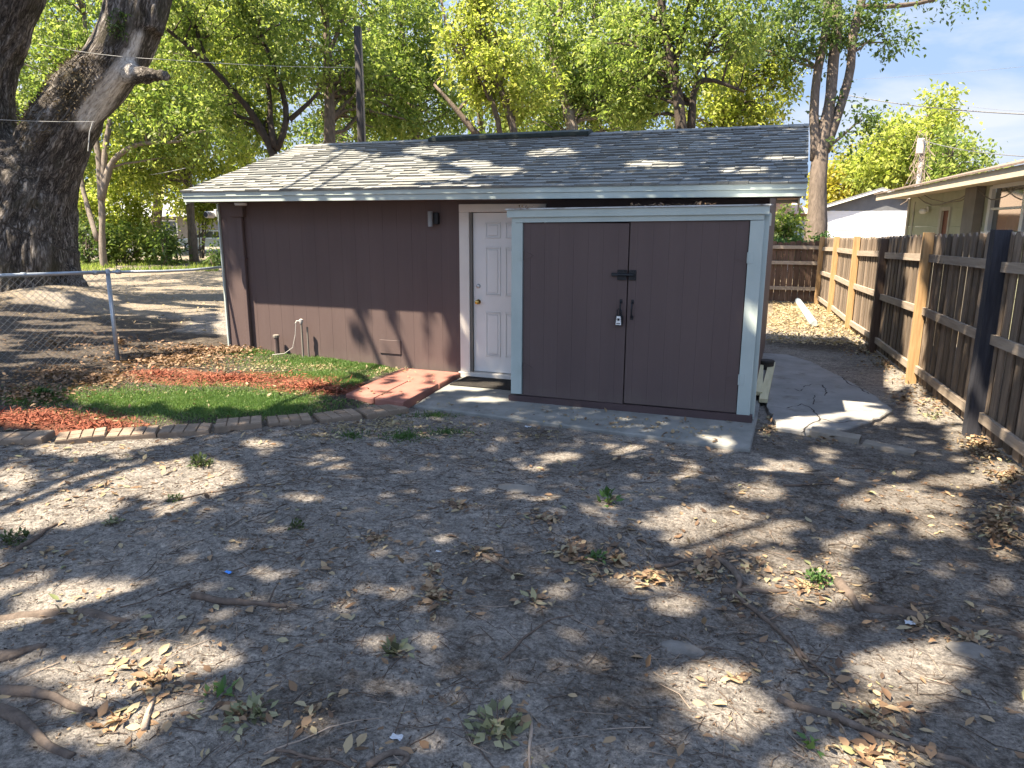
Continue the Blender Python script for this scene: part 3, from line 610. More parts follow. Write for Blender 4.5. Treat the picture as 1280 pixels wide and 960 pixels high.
# ================================================================== CHAIN LINK FENCE
ca_, cb_ = np.array([-7.32, 8.08]), np.array([-8.1, 6.89]); cd = (cb_-ca_)/np.linalg.norm(cb_-ca_)
T = thing('chain_link_fence', 'low galvanised chain link fence running from the shed corner past the oak', 'fence', (-8.1, 6.89, 0))
cpt = lambda s, z: np.array([*(ca_+cd*s), z])
sp = np.linalg.norm(cb_-ca_); SE = 6.2
for s in (sp, sp+3.05):
    b = MB(); p = cpt(s, 0); b.tube([p-(0, 0, .2), p+(0, 0, 1.235)], .026, 12); b.lathe(p+(0, 0, 1.23), [(.032, 0), (.032, .03), (.02, .055)], 'z', 12); b.build('fence_post', M['galv'], T, True)
b = MB(); b.tube([cpt(.03, 1.27), cpt(.4, 1.245), cpt(.8, 1.238), cpt(sp, 1.25)], .018, 10); b.tube([cpt(sp, 1.25), cpt(sp+1, 1.245), cpt(sp+3, 1.25), cpt(SE, 1.25)], .024, 10)
for s in (sp-.12, sp+.14, sp+.9): b.lathe(cpt(s, 1.247), [(.03, -.03), (.03, .03)], 'x', 10)
b.build('top_rail', M['galv'], T, True)
b = MB(); hh = 1.2; st = .058*1.414; off = np.array([-cd[1], cd[0]])*-.03
for sg in (1, -1):
    s = sp-hh
    while s < SE:
        a, c = s, s+hh; za, zc = (0.02, 1.22) if sg > 0 else (1.22, .02)
        lo, hi = max(a, sp+.02), min(c, SE)
        if hi > lo+.02:
            k0, k1 = (lo-a)/hh, (hi-a)/hh; q0, q1 = cpt(lo, za+(zc-za)*k0), cpt(hi, za+(zc-za)*k1)
            q0[:2] += off+sg*.002; q1[:2] += off+sg*.002; b.tube([q0, q1], .0021, 4, close=False)
        s += st
b.build('wire_mesh', M['wire'], T)
# ================================================================== WOODEN FENCE
T = thing('wooden_fence', 'tall weathered board-on-rail privacy fence along the side yard', 'fence', (1.7, 8, 0))
fx = lambda y, o=0.: FK0*y+FK1+o
FL = sqrt(1+FK0**2); fd = np.array([FK0, 1.])/FL; fn = np.array([1., -FK0])/FL      # fn points away from the yard
ftop = lambda y: np.interp(y, [4, 7.8, 9.9, 12.4, 15, 19.3], [1.86, 1.81, 1.77, 1.71, 1.66, 1.6])
posts = [(2.7, 'post_old'), (5.1, 'post_old'), (7.46, 'post_black'), (9.77, 'post_new'), (12.2, 'post_old'), (14.5, 'post_new'), (16.9, 'post_new'), (19.25, 'post_new')]
def fpt(y, o, z): return np.array([fx(y)+fn[0]*o, y+fn[1]*o, z])
PLAB = {2: 'blackened square fence post', 3: 'orange-brown new fence post'}
for i, (y, mm) in enumerate(posts):
    b = MB(); w = .13 if mm == 'post_black' else .10; h = ftop(y)+(.02 if mm != 'post_old' else -.03); ln = random.uniform(-.02, .02)
    b.hexa([fpt(y-w/2, -.05-w/2, -.2), fpt(y-w/2, -.05+w/2-.001, -.2), fpt(y+w/2, -.05+w/2-.001, -.2), fpt(y+w/2, -.05-w/2, -.2)][::-1]+[fpt(y-w/2+ln, -.05-w/2, h), fpt(y-w/2+ln, -.05+w/2-.001, h), fpt(y+w/2+ln, -.05+w/2-.001, h), fpt(y+w/2+ln, -.05-w/2, h)][::-1])
    o = b.build('fence_post', M[mm], T)
    if i in (2, 3): o['label'] = PLAB[i]
for (ya, _), (yb, _) in zip(posts[:-1], posts[1:]):
    zb0 = (.17, .88, 1.52)
    for z in zb0:
        b = MB(); k0, k1 = ftop(ya)/1.8, ftop(yb)/1.8; j = random.uniform(-.015, .015)
        a, c = fpt(ya+.052, -.018, z*k0+j), fpt(yb-.052, -.018, z*k1-j); b.beam(a, c, .036, .088); b.build('fence_rail', M['rail'], T)
    b = MB(); y = ya; kb = 0
    while y < yb-.02:
        w1 = min(.130, yb-y); h = ftop(y)+random.uniform(-.010, .008); o_ = (.004 if kb % 2 == 0 else .030)+random.uniform(0, .003); tw = random.uniform(-.006, .006)
        prof = [(0, .02), (w1, .02), (w1, h-.03), (w1-.03, h), (.03, h), (0, h-.03)]
        b.prism(prof, lambda a, c, d: fpt(y+a+tw*c, d+o_, c), 0., .018); y += .103; kb += 1
    b.build('board_panel', M['picket'], T)
# rear fence
T = thing('rear_wooden_fence', 'dark old board fence across the far end of the side yard, under vines', 'fence', (-.4, 19.4, 0))
b = MB(); x = -3.2
while x < .78:
    h = 1.5+random.uniform(-.03, .02); yy = 19.45+.03*x
    b.prism([(0, .02), (.135, .02), (.135, h-.03), (.105, h), (.03, h), (0, h-.03)], lambda a, c, d: (x+a, yy+d, c), 0, .015); x += .142
b.build('board_panel', M['picket_old'], T)
for z in (.35, .98, 1.36):
    b = MB(); b.beam((-3.2, 19.42-.096, z), (.78, 19.42+.02, z), .036, .085); b.build('fence_rail', M['rail'], T)
for x in (-2.9, -.55):
    b = MB(); b.box(x-.05, x+.05, 19.28+.03*x, 19.37+.03*x, -.2, 1.5); b.build('fence_post', M['post_old'], T)
# corrugated pipe on the leaves
b = MB(); a, c = G(996, 378)+(0, 0, .07), G(1017, 409)+(0, 0, .06); pts = [a+(c-a)*k/60 for k in range(61)]
b.tube(pts, [.075 if k % 2 else .062 for k in range(61)], 12); tag(b.build('drain_pipe', M['pipe']), 'pale corrugated drain pipe lying in dry leaves by the fence', 'pipe')
# ================================================================== NEIGHBOURING BUILDINGS
NO = 2.4                                                 # wall distance beyond the fence
T = thing('neighbour_house', 'sage green sided house with wide tan eaves beyond the wooden fence', 'house', tuple(fpt(15, NO, 0)))
def nb(b, s0, s1, o0, o1, z0, z1):
    return b.hexa([fpt(s0, o0, z0), fpt(s0, o1, z0), fpt(s1, o1, z0), fpt(s1, o0, z0), fpt(s0, o0, z1), fpt(s0, o1, z1), fpt(s1, o1, z1), fpt(s1, o0, z1)])
b = MB()
for k in range(7):
    z0 = -.1+k*.395; z1 = z0+.392
    for s0, s1 in ((6., 12.6), (16.05, 18.35), (19.1, 22.2)): nb(b, s0, s1, NO+.006*(k % 2), NO+.06, z0, z1)
    if z1 < 1.75: nb(b, 12.6, 16.05, NO+.006*(k % 2), NO+.06, z0, z1)
    nb(b, 22.13, 22.2, NO+.061, NO+7, z0, z1)
nb(b, 12.6, 16.05, NO+.004, NO+.06, 1.68, 1.78); nb(b, 18.35, 19.1, NO+.003, NO+.06, 2.27, 2.66)
b.build('wall', M['sage'], T)
b = MB(); nb(b, 22.05, 22.22, NO-.03, NO-.002, -.1, 2.6); nb(b, 21.55, 21.62, NO-.02, NO-.002, 1., 2.5); b.build('corner_trim', M['sage_trim'], T)
b = MB(); nb(b, 18.55, 19.1, NO+.03, NO+.07, 0, 2.26); b.build('door', M['brown_door'], T)
b = MB(); nb(b, 18.95, 19.14, NO-.03, NO+.02, 0, 2.30); nb(b, 18.31, 18.40, NO-.03, NO+.02, 0, 2.30); nb(b, 18.40, 18.95, NO-.028, NO+.02, 2.22, 2.30); b.build('door_frame', M['sage_trim'], T)
b = MB(); nb(b, 16.25, 16.95, NO-.16, NO-.004, 0, 2.62); b.build('pilaster', M['taupe'], T)
b = MB(); nb(b, 12.7, 15.85, NO+.05, NO+.06, 1.80, 2.56); GL = b.build('window', M['glass'], T)
b = MB()
for s0, s1 in ((15.85, 16.0), (14.2, 14.34), (12.6, 12.7)): nb(b, s0, s1, NO-.02, NO+.048, 1.78, 2.6)
nb(b, 12.7, 15.85, NO-.02, NO+.048, 2.56, 2.62); nb(b, 12.7, 14.2, NO+.0, NO+.045, 2.17, 2.21); nb(b, 14.34, 15.85, NO+.0, NO+.045, 2.17, 2.21)
nb(b, 12.5, 16.05, NO-.06, NO+.03, 1.72, 1.779); b.build('window_frame', M['vinyl'], GL)
b = MB(); nb(b, 5.5, 22.9, NO-.66, NO+.05, 2.625, 2.645); b.build('soffit', M['tan_fascia'], T)
b = MB(); nb(b, 5.5, 22.95, NO-.70, NO-.665, 2.58, 2.74); b.build('fascia', M['tan_fascia'], T)
b = MB(); b.hexa([fpt(5.4, NO-.74, 2.742), fpt(5.4, NO+4, 3.9), fpt(23.1, NO+4, 3.9), fpt(23.1, NO-.74, 2.742), fpt(5.4, NO-.74, 2.775), fpt(5.4, NO+4, 3.935), fpt(23.1, NO+4, 3.935), fpt(23.1, NO-.74, 2.775)]); 
b.hexa([fpt(5.4, NO+4.003, 3.9), fpt(5.4, NO+9, 2.7), fpt(23.1, NO+9, 2.7), fpt(23.1, NO+4.003, 3.9), fpt(5.4, NO+4.003, 3.935), fpt(5.4, NO+9, 2.735), fpt(23.1, NO+9, 2.735), fpt(23.1, NO+4.003, 3.935)]); b.build('roof', M['brown_roof'], T)
b = MB(); p = fpt(20.1, NO-.03, 2.28)
for dy in (-.13, .13): b.lathe(p+np.array([-.10, dy, -.04]), [(.03, -.05), (.055, .02), (.07, .06), (.02, .09)], 'y', 10)
b.lathe(p+np.array([-.03, 0, 0]), [(.07, 0), (.07, .03)], 'x', 10); b.build('flood_lamp', M['vinyl'], T)
for i, (pts, r) in enumerate((([(21.0, 2.60), (19.6, 2.36), (18.0, 2.42), (17.0, 2.52)], .012), ([(20.2, 2.62), (19.0, 2.45), (17.6, 2.38), (16.9, 2.45), (16.4, 2.6)], .010), ([(16.2, 2.62), (15.6, 2.40), (15.0, 2.34), (14.2, 2.48), (13.4, 2.6)], .010))):
    b = MB(); P = [fpt(s_, NO-.08-.05*i, z) for s_, z in pts]; P2 = []
    for a, c in zip(P[:-1], P[1:]): P2 += [a, (a+c)/2-(0, 0, .03)]
    b.tube(P2+[P[-1]], r, 6); b.build('wall_cable', M['taupe'], T)
# white garage
GY = 45.; T = thing('white_garage', 'white sided garage with dark charcoal gable beyond the fence corner', 'garage', (4.6, GY, 0))
gx0, gx1, gz, gp = 1.35, 7.85, 2.75, 3.80
b = MB()
for k in range(14): b.box(gx0, gx1, GY-.004*(k % 2), GY+.1, k*.195, k*.195+.19)
b.box(gx0, gx0+.1, GY+.101, GY+7, 0, 2.7); b.box(gx1-.1, gx1, GY+.101, GY+7, 0, 2.7); b.build('wall', M['white_siding'], T)
b = MB(); b.prism([(gx0, 2.74), (gx1, 2.74), ((gx0+gx1)/2, gp-.05)], lambda a, c, d: (a, d, c), GY+.01, GY+.1); b.build('gable', M['charcoal'], T)
b = MB(); b.box(2.35, 5.4, GY-.03, GY-.006, 0, 2.2)
for k in range(4): b.box(2.4, 5.35, GY-.045, GY-.031, .06+k*.54, .54+k*.54, .006)
b.build('garage_door', M['white_siding'], T)
b = MB(); xm = (gx0+gx1)/2
for xa in (gx0-.35, gx1+.35):
    za = gp-(gp-gz)*(abs(xa-xm)/(xm-gx0)); s = [(xa, za-.02), (xm, gp-.02), (xm, gp+.12), (xa, za+.12)]
    b.prism(s if xa < xm else s[::-1], lambda a, c, d: (a, d, c), GY-.3, GY-.24)
b.build('rake_board', M['vinyl'], T)
b = MB()
for xa in (gx0-.35, gx1+.35):
    za = gp-(gp-gz)*(abs(xa-xm)/(xm-gx0)); s = [(xa, za+.121), (xm, gp+.121), (xm, gp+.16), (xa, za+.16)]
    b.prism(s if xa < xm else s[::-1], lambda a, c, d: (a, d, c), GY-.32, GY+7.3)
b.build('roof', M['grey_roof'], T)
b = MB(); b.lathe((1.72, GY-.03, 2.0), [(.06, 0), (.09, .05), (.09, .12), (.03, .18)], 'z', 8); b.build('wall_lamp', M['black_iron'], T)
# peach house
T = thing('peach_house', 'peach walled cottage with pinkish roof and pale blue door behind the side yard fence', 'house', (-2, 34, 0))
b = MB(); b.box(-6, .72, 33.2, 39, 0, 2.45); b.build('wall', M['peach'], T)
b = MB(); wx0, wx1 = pw(930, 260, 30)[0], pw(989, 260, 30)[0]
for k in range(22): b.box(wx0, wx1, 30.0-.012*(k % 2), 33.19, k*.16, k*.16+.157)
b.build('siding_wing', M['pink_soffit'], T)
b = MB(); b.box(wx0-.1, wx1+.06, 29.9, 33.25, 3.53, 3.6); b.build('wing_roof', M['peach_roof'], T)
b = MB(); b.hexa([(-6.5, 32.6, 2.38), (1.1, 32.6, 2.38), (1.1, 39.6, 2.38), (-6.5, 39.6, 2.38), (-3.5, 35.5, 3.55), (-1.2, 35.5, 3.55), (-1.2, 36.5, 3.55), (-3.5, 36.5, 3.55)]); b.build('roof', M['peach_roof'], T)
b = MB(); b.box(.12, .60, 33.15, 33.195, 0.05, 2.1); o = b.build('door', M['sky_door'], T)
MB().lathe((.5, 33.149, 1.0), [(.04, 0), (.04, -.05)], 'y', 8).build('knob', M['brass'], o)
b = MB(); b.box(.04, .118, 33.13, 33.198, 0, 2.2); b.box(.602, .68, 33.13, 33.198, 0, 2.2); b.box(.04, .68, 33.13, 33.198, 2.201, 2.28); b.build('door_frame', M['vinyl'], T)
# far left: house, car, lane
def frame(u, w):
    p = pw(u, 300, w); p[2] = 0.; d = np.array([-sin(YAW), cos(YAW), 0.]); return p, rt, d
O_, ex_, ey_ = frame(170, 62); lf = lambda a, c, z: O_+ex_*a+ey_*c+np.array([0, 0, z])
T = thing('far_house', 'low grey roofed house half hidden behind the shrubs at the far left', 'house', tuple(O_))
def lbox(b, F_, a0, a1, c0, c1, z0, z1): return b.hexa([F_(a0, c0, z0), F_(a1, c0, z0), F_(a1, c1, z0), F_(a0, c1, z0), F_(a0, c0, z1), F_(a1, c0, z1), F_(a1, c1, z1), F_(a0, c1, z1)])
b = MB(); lbox(b, lf, -6.5, 5., 0, 7, 0, 2.5); b.build('wall', M['taupe'], T)
b = MB(); b.hexa([lf(-7, -.6, 2.5), lf(5.6, -.6, 2.5), lf(5.6, 7.6, 2.5), lf(-7, 7.6, 2.5), lf(-7, 3.4, 4.3), lf(5.6, 3.4, 4.3), lf(5.6, 3.6, 4.3), lf(-7, 3.6, 4.3)]); b.build('roof', M['grey_roof'], T)
for a in (-4.5, -1., 2.4):
    b = MB(); lbox(b, lf, a, a+1.2, -.03, -.004, 1., 2.1); w_ = b.build('window', M['glass'], T)
    b = MB(); lbox(b, lf, a-.1, a, -.06, -.005, .9, 2.2); lbox(b, lf, a+1.2, a+1.3, -.06, -.005, .9, 2.2); lbox(b, lf, a, a+1.2, -.06, -.005, 2.1, 2.2); lbox(b, lf, a, a+1.2, -.06, -.005, .9, 1.); b.build('frame', M['vinyl'], w_)
O2, _, _ = frame(268, 50); cf = lambda a, c, z: O2+ex_*a+ey_*c+np.array([0, 0, z])
T = thing('parked_car', 'white sedan parked at the far end of the lot beside the outbuilding corner', 'car', tuple(O2))
low = [(-2.3, .35), (-2.32, .62), (-2.2, .82), (-1.2, .95), (1.35, .97), (2.15, .92), (2.28, .7), (2.28, .35)]
b = MB(); n = len(low); V = []; st_ = [(-.86, .90), (-.80, 1.), (0, 1.), (.80, 1.), (.86, .90)]
for c, sc in st_: V += [cf(a*(.985 if sc < 1 else 1), c, .35+(z-.35)*(.93 if sc < 1 else 1)) for a, z in low]
Fc = [(r*n+k, r*n+(k+1) % n, (r+1)*n+(k+1) % n, (r+1)*n+k)[::-1] for r in range(4) for k in range(n)]+[tuple(range(n)), tuple(range(4*n, 5*n))[::-1]]
b.add(V, Fc)
roof = [(-.55, 1.36), (-.2, 1.44), (.7, 1.44), (1.05, 1.38)]
V = [cf(a, c, z) for c in (-.62, .62) for a, z in roof]+[cf(a, c, z-.05) for c in (-.64, .64) for a, z in roof]
b.add(V, [(k, k+1, k+5, k+4)[::-1] for k in range(3)]+[(8+k, 8+k+1, k+1, k)[::-1] for k in range(3)]+[(4+k, 5+k, 13+k, 12+k)[::-1] for k in range(3)]+[(0, 4, 12, 8), (3, 11, 15, 7)])
for a0, z0, a1, z1 in ((-1.2, .95, -.55, 1.36), (.25, .96, .25, 1.43), (1.7, .95, 1.05, 1.37)):
    for c0, c1 in ((-.78, -.63), (.78, .63)): b.beam(cf(a0, c0, z0), cf(a1, c1, z1), .05, .06, (0.3, .9, .1))
CB = b.build('body', M['car_white'], T)
b = MB(); g8 = [(-1.12, .955), (-.52, 1.33), (1.02, 1.34), (1.62, .955)]
V = [cf(a, sg*(.76 if z < 1 else .62), z) for sg in (-1, 1) for a, z in g8]
b.add(V, [(0, 1, 2, 3), (7, 6, 5, 4), (0, 4, 5, 1), (3, 2, 6, 7), (1, 5, 6, 2)]); b.build('window', M['glass'], T)
for a in (-1.42, 1.42):
    for c in (-.80, .80):
        b = MB(); 
        for i in range(1): b.tube([cf(a, c-.1, .32), cf(a, c+.1, .32)], .32, 16)
        w_ = b.build('wheel', M['tyre'], T); MB().tube([cf(a, c-.11, .32), cf(a, c+.11, .32)], .2, 12).build('rim', M['steel'], w_)
for c in (-.6, .6):
    MB().hexa([cf(-2.33, c-.15, .64), cf(-2.27, c-.15, .64), cf(-2.27, c+.15, .64), cf(-2.33, c+.15, .64), cf(-2.30, c-.15, .76), cf(-2.2, c-.15, .76), cf(-2.2, c+.15, .76), cf(-2.30, c+.15, .76)]).build('headlight', M['glass'], T)
b = MB(); P_ = [cf(-40, -2.2, .05), cf(20, -2.2, .05), cf(20, 3.4, .05), cf(-40, 3.4, .05)]; 
b.hexa([p-(0, 0, .3) for p in P_]+P_); kind(b.build('road', M['concrete']), 'structure')
# ================================================================== POLES AND WIRES
p = pw(452, 180, 20.); x, y = p[:2]; b = MB()
T = thing('utility_pole', 'dark weathered utility pole standing behind the outbuilding roof', 'pole', (x, y, 0)); b.tube([(x, y, -.2), (x, y, 3.5), (x+.01, y, 7.05)], [.125, .115, .10], 12); b.build('shaft', M['pole_wood'], T, True)
MB().box(x+.09, x+.13, y-.03, y+.03, 4, 7.0).build('conduit', M['taupe'], T)
p = pw(1147, 230, 34.); x, y = p[:2]; T = thing('pale_utility_pole', 'pale slim pole with dead vines on its top among the far right trees', 'pole', (x, y, 0))
MB().tube([(x, y, -.2), (x, y, 3.), (x+.05, y, 5.75)], [.12, .11, .10], 10).build('shaft', M['pole_pale'], T, True)
MB().box(x-.25, x+.05, y-.25, y-.11, 5.2, 5.9, .03).build('transformer', M['pole_pale'], T)
vb = MB()
for k in range(60):
    a = random.uniform(0, 6.28); z = random.uniform(3.6, 6.3); q = np.array([x, y, z])+np.array([cos(a), sin(a), 0])*random.uniform(.1, .35)
    vb.tube([q, q+np.array([random.uniform(-.3, .3), random.uniform(-.3, .3), -random.uniform(.2, .8)]), q+np.array([random.uniform(-.4, .4), random.uniform(-.3, .3), -random.uniform(.7, 1.3)])], .012, 4)
vb.build('dead_vine', M['twig_pale'], T)
def wire(label, pts, r, m='cable', sag=.15):
    P = [pw(*q) for q in pts]; out = []
    for a, c in zip(P[:-1], P[1:]):
        for k in range(10): t = k/10; out.append(a+(c-a)*t-np.array([0, 0, sag*4*t*(1-t)]))
    b = MB(); b.tube(out+[P[-1]], r, 6); return tag(b.build('overhead_cable', M[m]), label, 'cable', 'overhead cables')
wire('thick grey cable across the open sky above the pale garage', [(1050, 117, 33), (1310, 144, 20)], .020)
wire('thin faint cable high in the open sky at the right', [(1040, 100, 60), (1330, 78, 40)], .009)
wire('cable running from the vine-topped pale pole over the sage house roof', [(1150, 174, 34), (1310, 197, 18)], .014)
wire('thin faint cable just above the thick grey one in the sky', [(1180, 127, 45), (1320, 140, 30)], .008)
wire('pale cable crossing the oak limb below its fork and reaching the dark pole', [(48, 55, 15.2), (200, 74, 15.0), (452, 84, 20)], .006, 'cable_pale', .05)
wire('thin pale cable crossing the mossy lower part of the oak limb', [(-40, 147, 14.8), (118, 152, 15.3)], .007, 'cable_pale', .03)
wire('slack pale cable low among the trees behind the far shrubs', [(140, 222, 40), (232, 210, 28)], .014, 'cable_pale', .1)
b = MB(); b.tube([pw(116, 152, 15.4), pw(112, 165, 15.4), pw(110, 189, 15.4)], .012, 6); tag(b.build('hanging_rope', M['cable_pale']), 'short pale rope hanging from the underside of the oak limb', 'rope')
# ================================================================== TREES
def sprays(C, Dr, ln, nl, L, up_=.8, spread=.22):
    """C centres, Dr twig directions -> leaf mesh arrays"""
    n = len(C); t = RNG.random((n, nl)); P = C[:, None, :]+Dr[:, None, :]*(t*ln)[..., None]+RNG.normal(size=(n, nl, 3))*ln*spread
    P = P.reshape(-1, 3); m = len(P); D = np.repeat(Dr, nl, 0)*.5+unit(m)*.9+np.array([0, 0, -.35]); N = np.array([0, 0, up_])+unit(m)*.75
    LL = L*RNG.uniform(.45, 1.5, m); return leaves_mesh(P, D, N, LL, LL*RNG.uniform(.42, .62, m))
def crown_points(c, n, rad, hole=.44, freq=.5, seed=0.):
    n1 = int(n*.35); ev = unit(n1)*(RNG.random(n1)**(1/2.3))[:, None]; lv = fbm(ev[:, 0]*2+seed, ev[:, 1]*2+seed, ev[:, 2]*2, 3); ev = c+(ev*(.62+.7*lv)[:, None])@rad; n = n-n1
    K = max(5, int(n/11)); d = unit(K); r = RNG.random(K)**(1/2.3)
    lump = fbm(d[:, 0]*2+seed, d[:, 1]*2+seed, d[:, 2]*2, 3); ctr = d*r[:, None]*(.6+.75*lump)[:, None]
    kk = RNG.integers(0, K, n); cs_ = RNG.uniform(.08, .25, K)[kk]*min(1.6, (60/max(n, 30))**.12*1.25)
    q = unit(n)*(RNG.random(n)**(1/2.2))[:, None]*np.array([1, .62, 1])*cs_[:, None]      # rad rows: width, height, depth
    return np.concatenate([ev, c+(ctr[kk]+q)@rad])[RNG.permutation(n+n1)]
def tree(name, label, stems, crowns, leaf, bark, group=None, leafk=.0062, nbr=92, seed=0, cat='tree', droop=.25, hole=.44):
    crowns = [(*c[:6], int(c[6]*TK_)) for c in crowns]
    S_ = []
    for st in stems: S_.append([(pw(u, v, w), r) for u, v, w, r in st])
    b0 = S_[0][0][0]; base = np.array([b0[0], b0[1], float(gh(b0[0], b0[1]))])
    T = thing(name, label, cat, tuple(base), group)
    b = MB(); allp = []
    for i, st in enumerate(S_):
        P = [p for p, _ in st]; R_ = [r for _, r in st]
        if i == 0 and P[0][2] > .3: P = [base-(0, 0, .2), base+(P[0]-base)*.5]+P; R_ = [R_[0]*1.35, R_[0]*1.1]+R_
        Pd = []; Rd = []
        for j in range(len(P)-1):
            k = max(2, int(np.linalg.norm(P[j+1]-P[j])/.35))
            for q in range(k):
                t = q/k; Pd.append(P[j]+(P[j+1]-P[j])*t); Rd.append(R_[j]+(R_[j+1]-R_[j])*t)
        Pd.append(P[-1]); Rd.append(R_[-1]); Pd = np.array(Pd)
        for _ in range(2): Pd[1:-1] = (Pd[:-2]+2*Pd[1:-1]+Pd[2:])/4
        wob = (np.stack([fbm(Pd[:, 2]*.9+seed+i*3, i, k) for k in (1, 2, 3)], -1)-.5)*.25; Pd = Pd+wob*np.linspace(0, 1, len(Pd))[:, None]
        b.tube(Pd, Rd, 9, .22, seed+i)
        allp += [(p, r) for p, r in zip(Pd[len(Pd)//4:], Rd[len(Pd)//4:])]
    AP = np.array([p for p, _ in allp]); AR = np.array([r for _, r in allp])
    LV, LQ, off = [], [], 0; CP = []
    for (u, v, w, ru, rv, rd, n) in crowns:
        c = pw(u, v, w); rad = np.stack([rt*ru*w/F, np.array([0, 0, 1.])*rv*w/F, np.array([-sin(YAW), cos(YAW), 0])*rd])
        P = crown_points(c, n, rad, hole, .42, seed+u*.01); CP.append(P)
        o = P-c; o /= np.linalg.norm(o, axis=1)[:, None]+1e-6
        Dr = o*.7+unit(len(P))*.7+np.array([0, 0, -droop]); Dr /= np.linalg.norm(Dr, axis=1)[:, None]
        sc = w/25.
        V, Qd = sprays(P, Dr, .62*max(sc, .7), 13, leafk*w)
        LV.append(V); LQ.append(Qd+off); off += len(V)
    CP = np.concatenate(CP) if CP else np.zeros((0, 3))
    pick = RNG.permutation(len(CP))[:nbr]
    for k in pick:                                       # limbs reaching out to sprays
        q = CP[k]; d = np.linalg.norm(AP-q, axis=1)+np.maximum(0, AP[:, 2]-q[2]+.3)*3; j = int(np.argmin(d)); a = AP[j]
        ln = np.linalg.norm(q-a)
        if ln < .25: continue
        r0 = min(AR[j]*.6, .022+.013*ln); m1 = a+(q-a)*.4+np.array([0, 0, .10*ln])+RNG.normal(size=3)*.07*ln; m2 = a+(q-a)*.75+np.array([0, 0, .08*ln])+RNG.normal(size=3)*.07*ln
        b.tube([a, (a+m1)/2+RNG.normal(size=3)*.03*ln, m1, m2, q], [r0, r0*.85, r0*.7, r0*.45, r0*.2], 5, .2, k)
    b.build('trunk', M[bark], T, True)
    if LV: npmesh('crown', np.concatenate(LV), np.concatenate(LQ), M[leaf], T)
    return T
TK_ = .72
BT = 'trees behind the outbuilding'
# ---- nearer trees, left to right
tree('background_tree', 'multi-stemmed tree with forked trunk left of the outbuilding, beyond the dry lawn', [[(128, 312, 31, .13), (127, 250, 31, .13), (122, 190, 31, .12), (112, 120, 31, .12), (105, 20, 31, .08)], [(126, 250, 31, .16), (140, 200, 31, .13), (170, 180, 31, .1), (225, 178, 30, .05)], [(122, 300, 31, .12), (104, 240, 31.5, .10), (90, 150, 31.5, .1), (80, 40, 31, .06)], [(127, 250, 31, .14), (132, 180, 31, .12), (150, 90, 31, .09), (160, 0, 31, .05)]],
     [(110, 60, 31, 130, 80, 3, 1000), (215, 150, 31, 70, 50, 2.5, 500), (110, -80, 31, 150, 90, 3.5, 500)], 'leaf_g', 'bark_pale', BT, seed=1)
tree('background_tree', 'bright yellow-green tree filling the gap between the oak limb and the roof', [[(240, 290, 36, .2), (235, 220, 36, .17), (225, 140, 36, .12), (230, 40, 36, .07)], [(236, 220, 36, .12), (262, 160, 36, .09), (290, 90, 36, .05)]],
     [(235, 135, 36, 85, 75, 3, 1400), (250, 30, 36, 110, 60, 3, 800), (180, 200, 34, 60, 40, 2, 500)], 'leaf_y', 'bark_grey', BT, seed=2)
tree('background_tree', 'leaning tree with several dark limbs spreading leftward above the left roof end', [[(344, 192, 21, .12), (330, 165, 21, .10), (300, 120, 20.5, .075), (262, 82, 20, .06), (196, 30, 19.5, .05)], [(344, 185, 21, .11), (336, 150, 21, .09), (340, 120, 21, .07), (330, 80, 21, .05)], [(346, 188, 21, .10), (362, 150, 21, .085), (350, 100, 21, .07), (322, 30, 21, .06), (300, -60, 21, .04)], [(262, 82, 20, .05), (235, 20, 20, .035), (230, -20, 20, .02)], [(362, 150, 21, .08), (385, 130, 21, .06), (400, 118, 21, .04)]],
     [(300, 60, 21, 100, 70, 2, 700), (255, 10, 20, 90, 45, 1.5, 400), (350, -70, 21, 130, 70, 2.5, 350), (310, 150, 22, 50, 35, 1.2, 220)], 'leaf_g', 'bark_dark', BT, seed=3)
tree('background_tree', 'upright straight-trunked tree just left of the dark utility pole', [[(412, 184, 24, .19), (411, 120, 24, .17), (408, 60, 24, .13), (404, -10, 24, .1), (400, -90, 24, .06)], [(409, 70, 24, .08), (430, 20, 24, .05), (445, -40, 24, .03)]],
     [(410, 60, 24.5, 75, 85, 2.2, 900), (400, -70, 24, 110, 80, 3, 450), (470, 130, 27, 60, 50, 2, 400)], 'leaf_g', 'bark_grey', BT, seed=4)
tree('background_tree', 'mid-green tree with a single bare trunk right of the dark utility pole', [[(520, 180, 29, .18), (514, 100, 29, .14), (506, 60, 29, .12), (495, 0, 29, .09), (490, -70, 29, .05)], [(520, 110, 29, .07), (540, 70, 29, .05), (545, 30, 29, .03)]],
     [(500, 50, 29, 60, 70, 2.5, 800), (520, 130, 29, 70, 45, 2.2, 600), (480, -60, 29, 90, 60, 3, 350)], 'leaf_g', 'bark_grey', BT, seed=5)
tree('background_tree', 'slender yellowish tree with thin curving stems behind the middle of the ridge', [[(645, 172, 17, .09), (636, 135, 17, .08), (612, 85, 17, .06), (598, 40, 17, .045), (594, -30, 17, .03)], [(626, 172, 17, .07), (620, 130, 17, .06), (592, 90, 17, .05), (570, 70, 17, .04), (558, 40, 17, .035), (549, -10, 17, .025)], [(600, 172, 17.5, .08), (585, 155, 17.5, .07), (560, 125, 17.5, .05), (540, 105, 17.5, .03)]],
     [(610, 60, 17, 55, 70, 1.4, 620), (640, 110, 17.5, 50, 40, 1.2, 300), (600, -40, 17, 70, 50, 1.6, 200)], 'leaf_y', 'bark_grey', BT, seed=6, leafk=.0068)
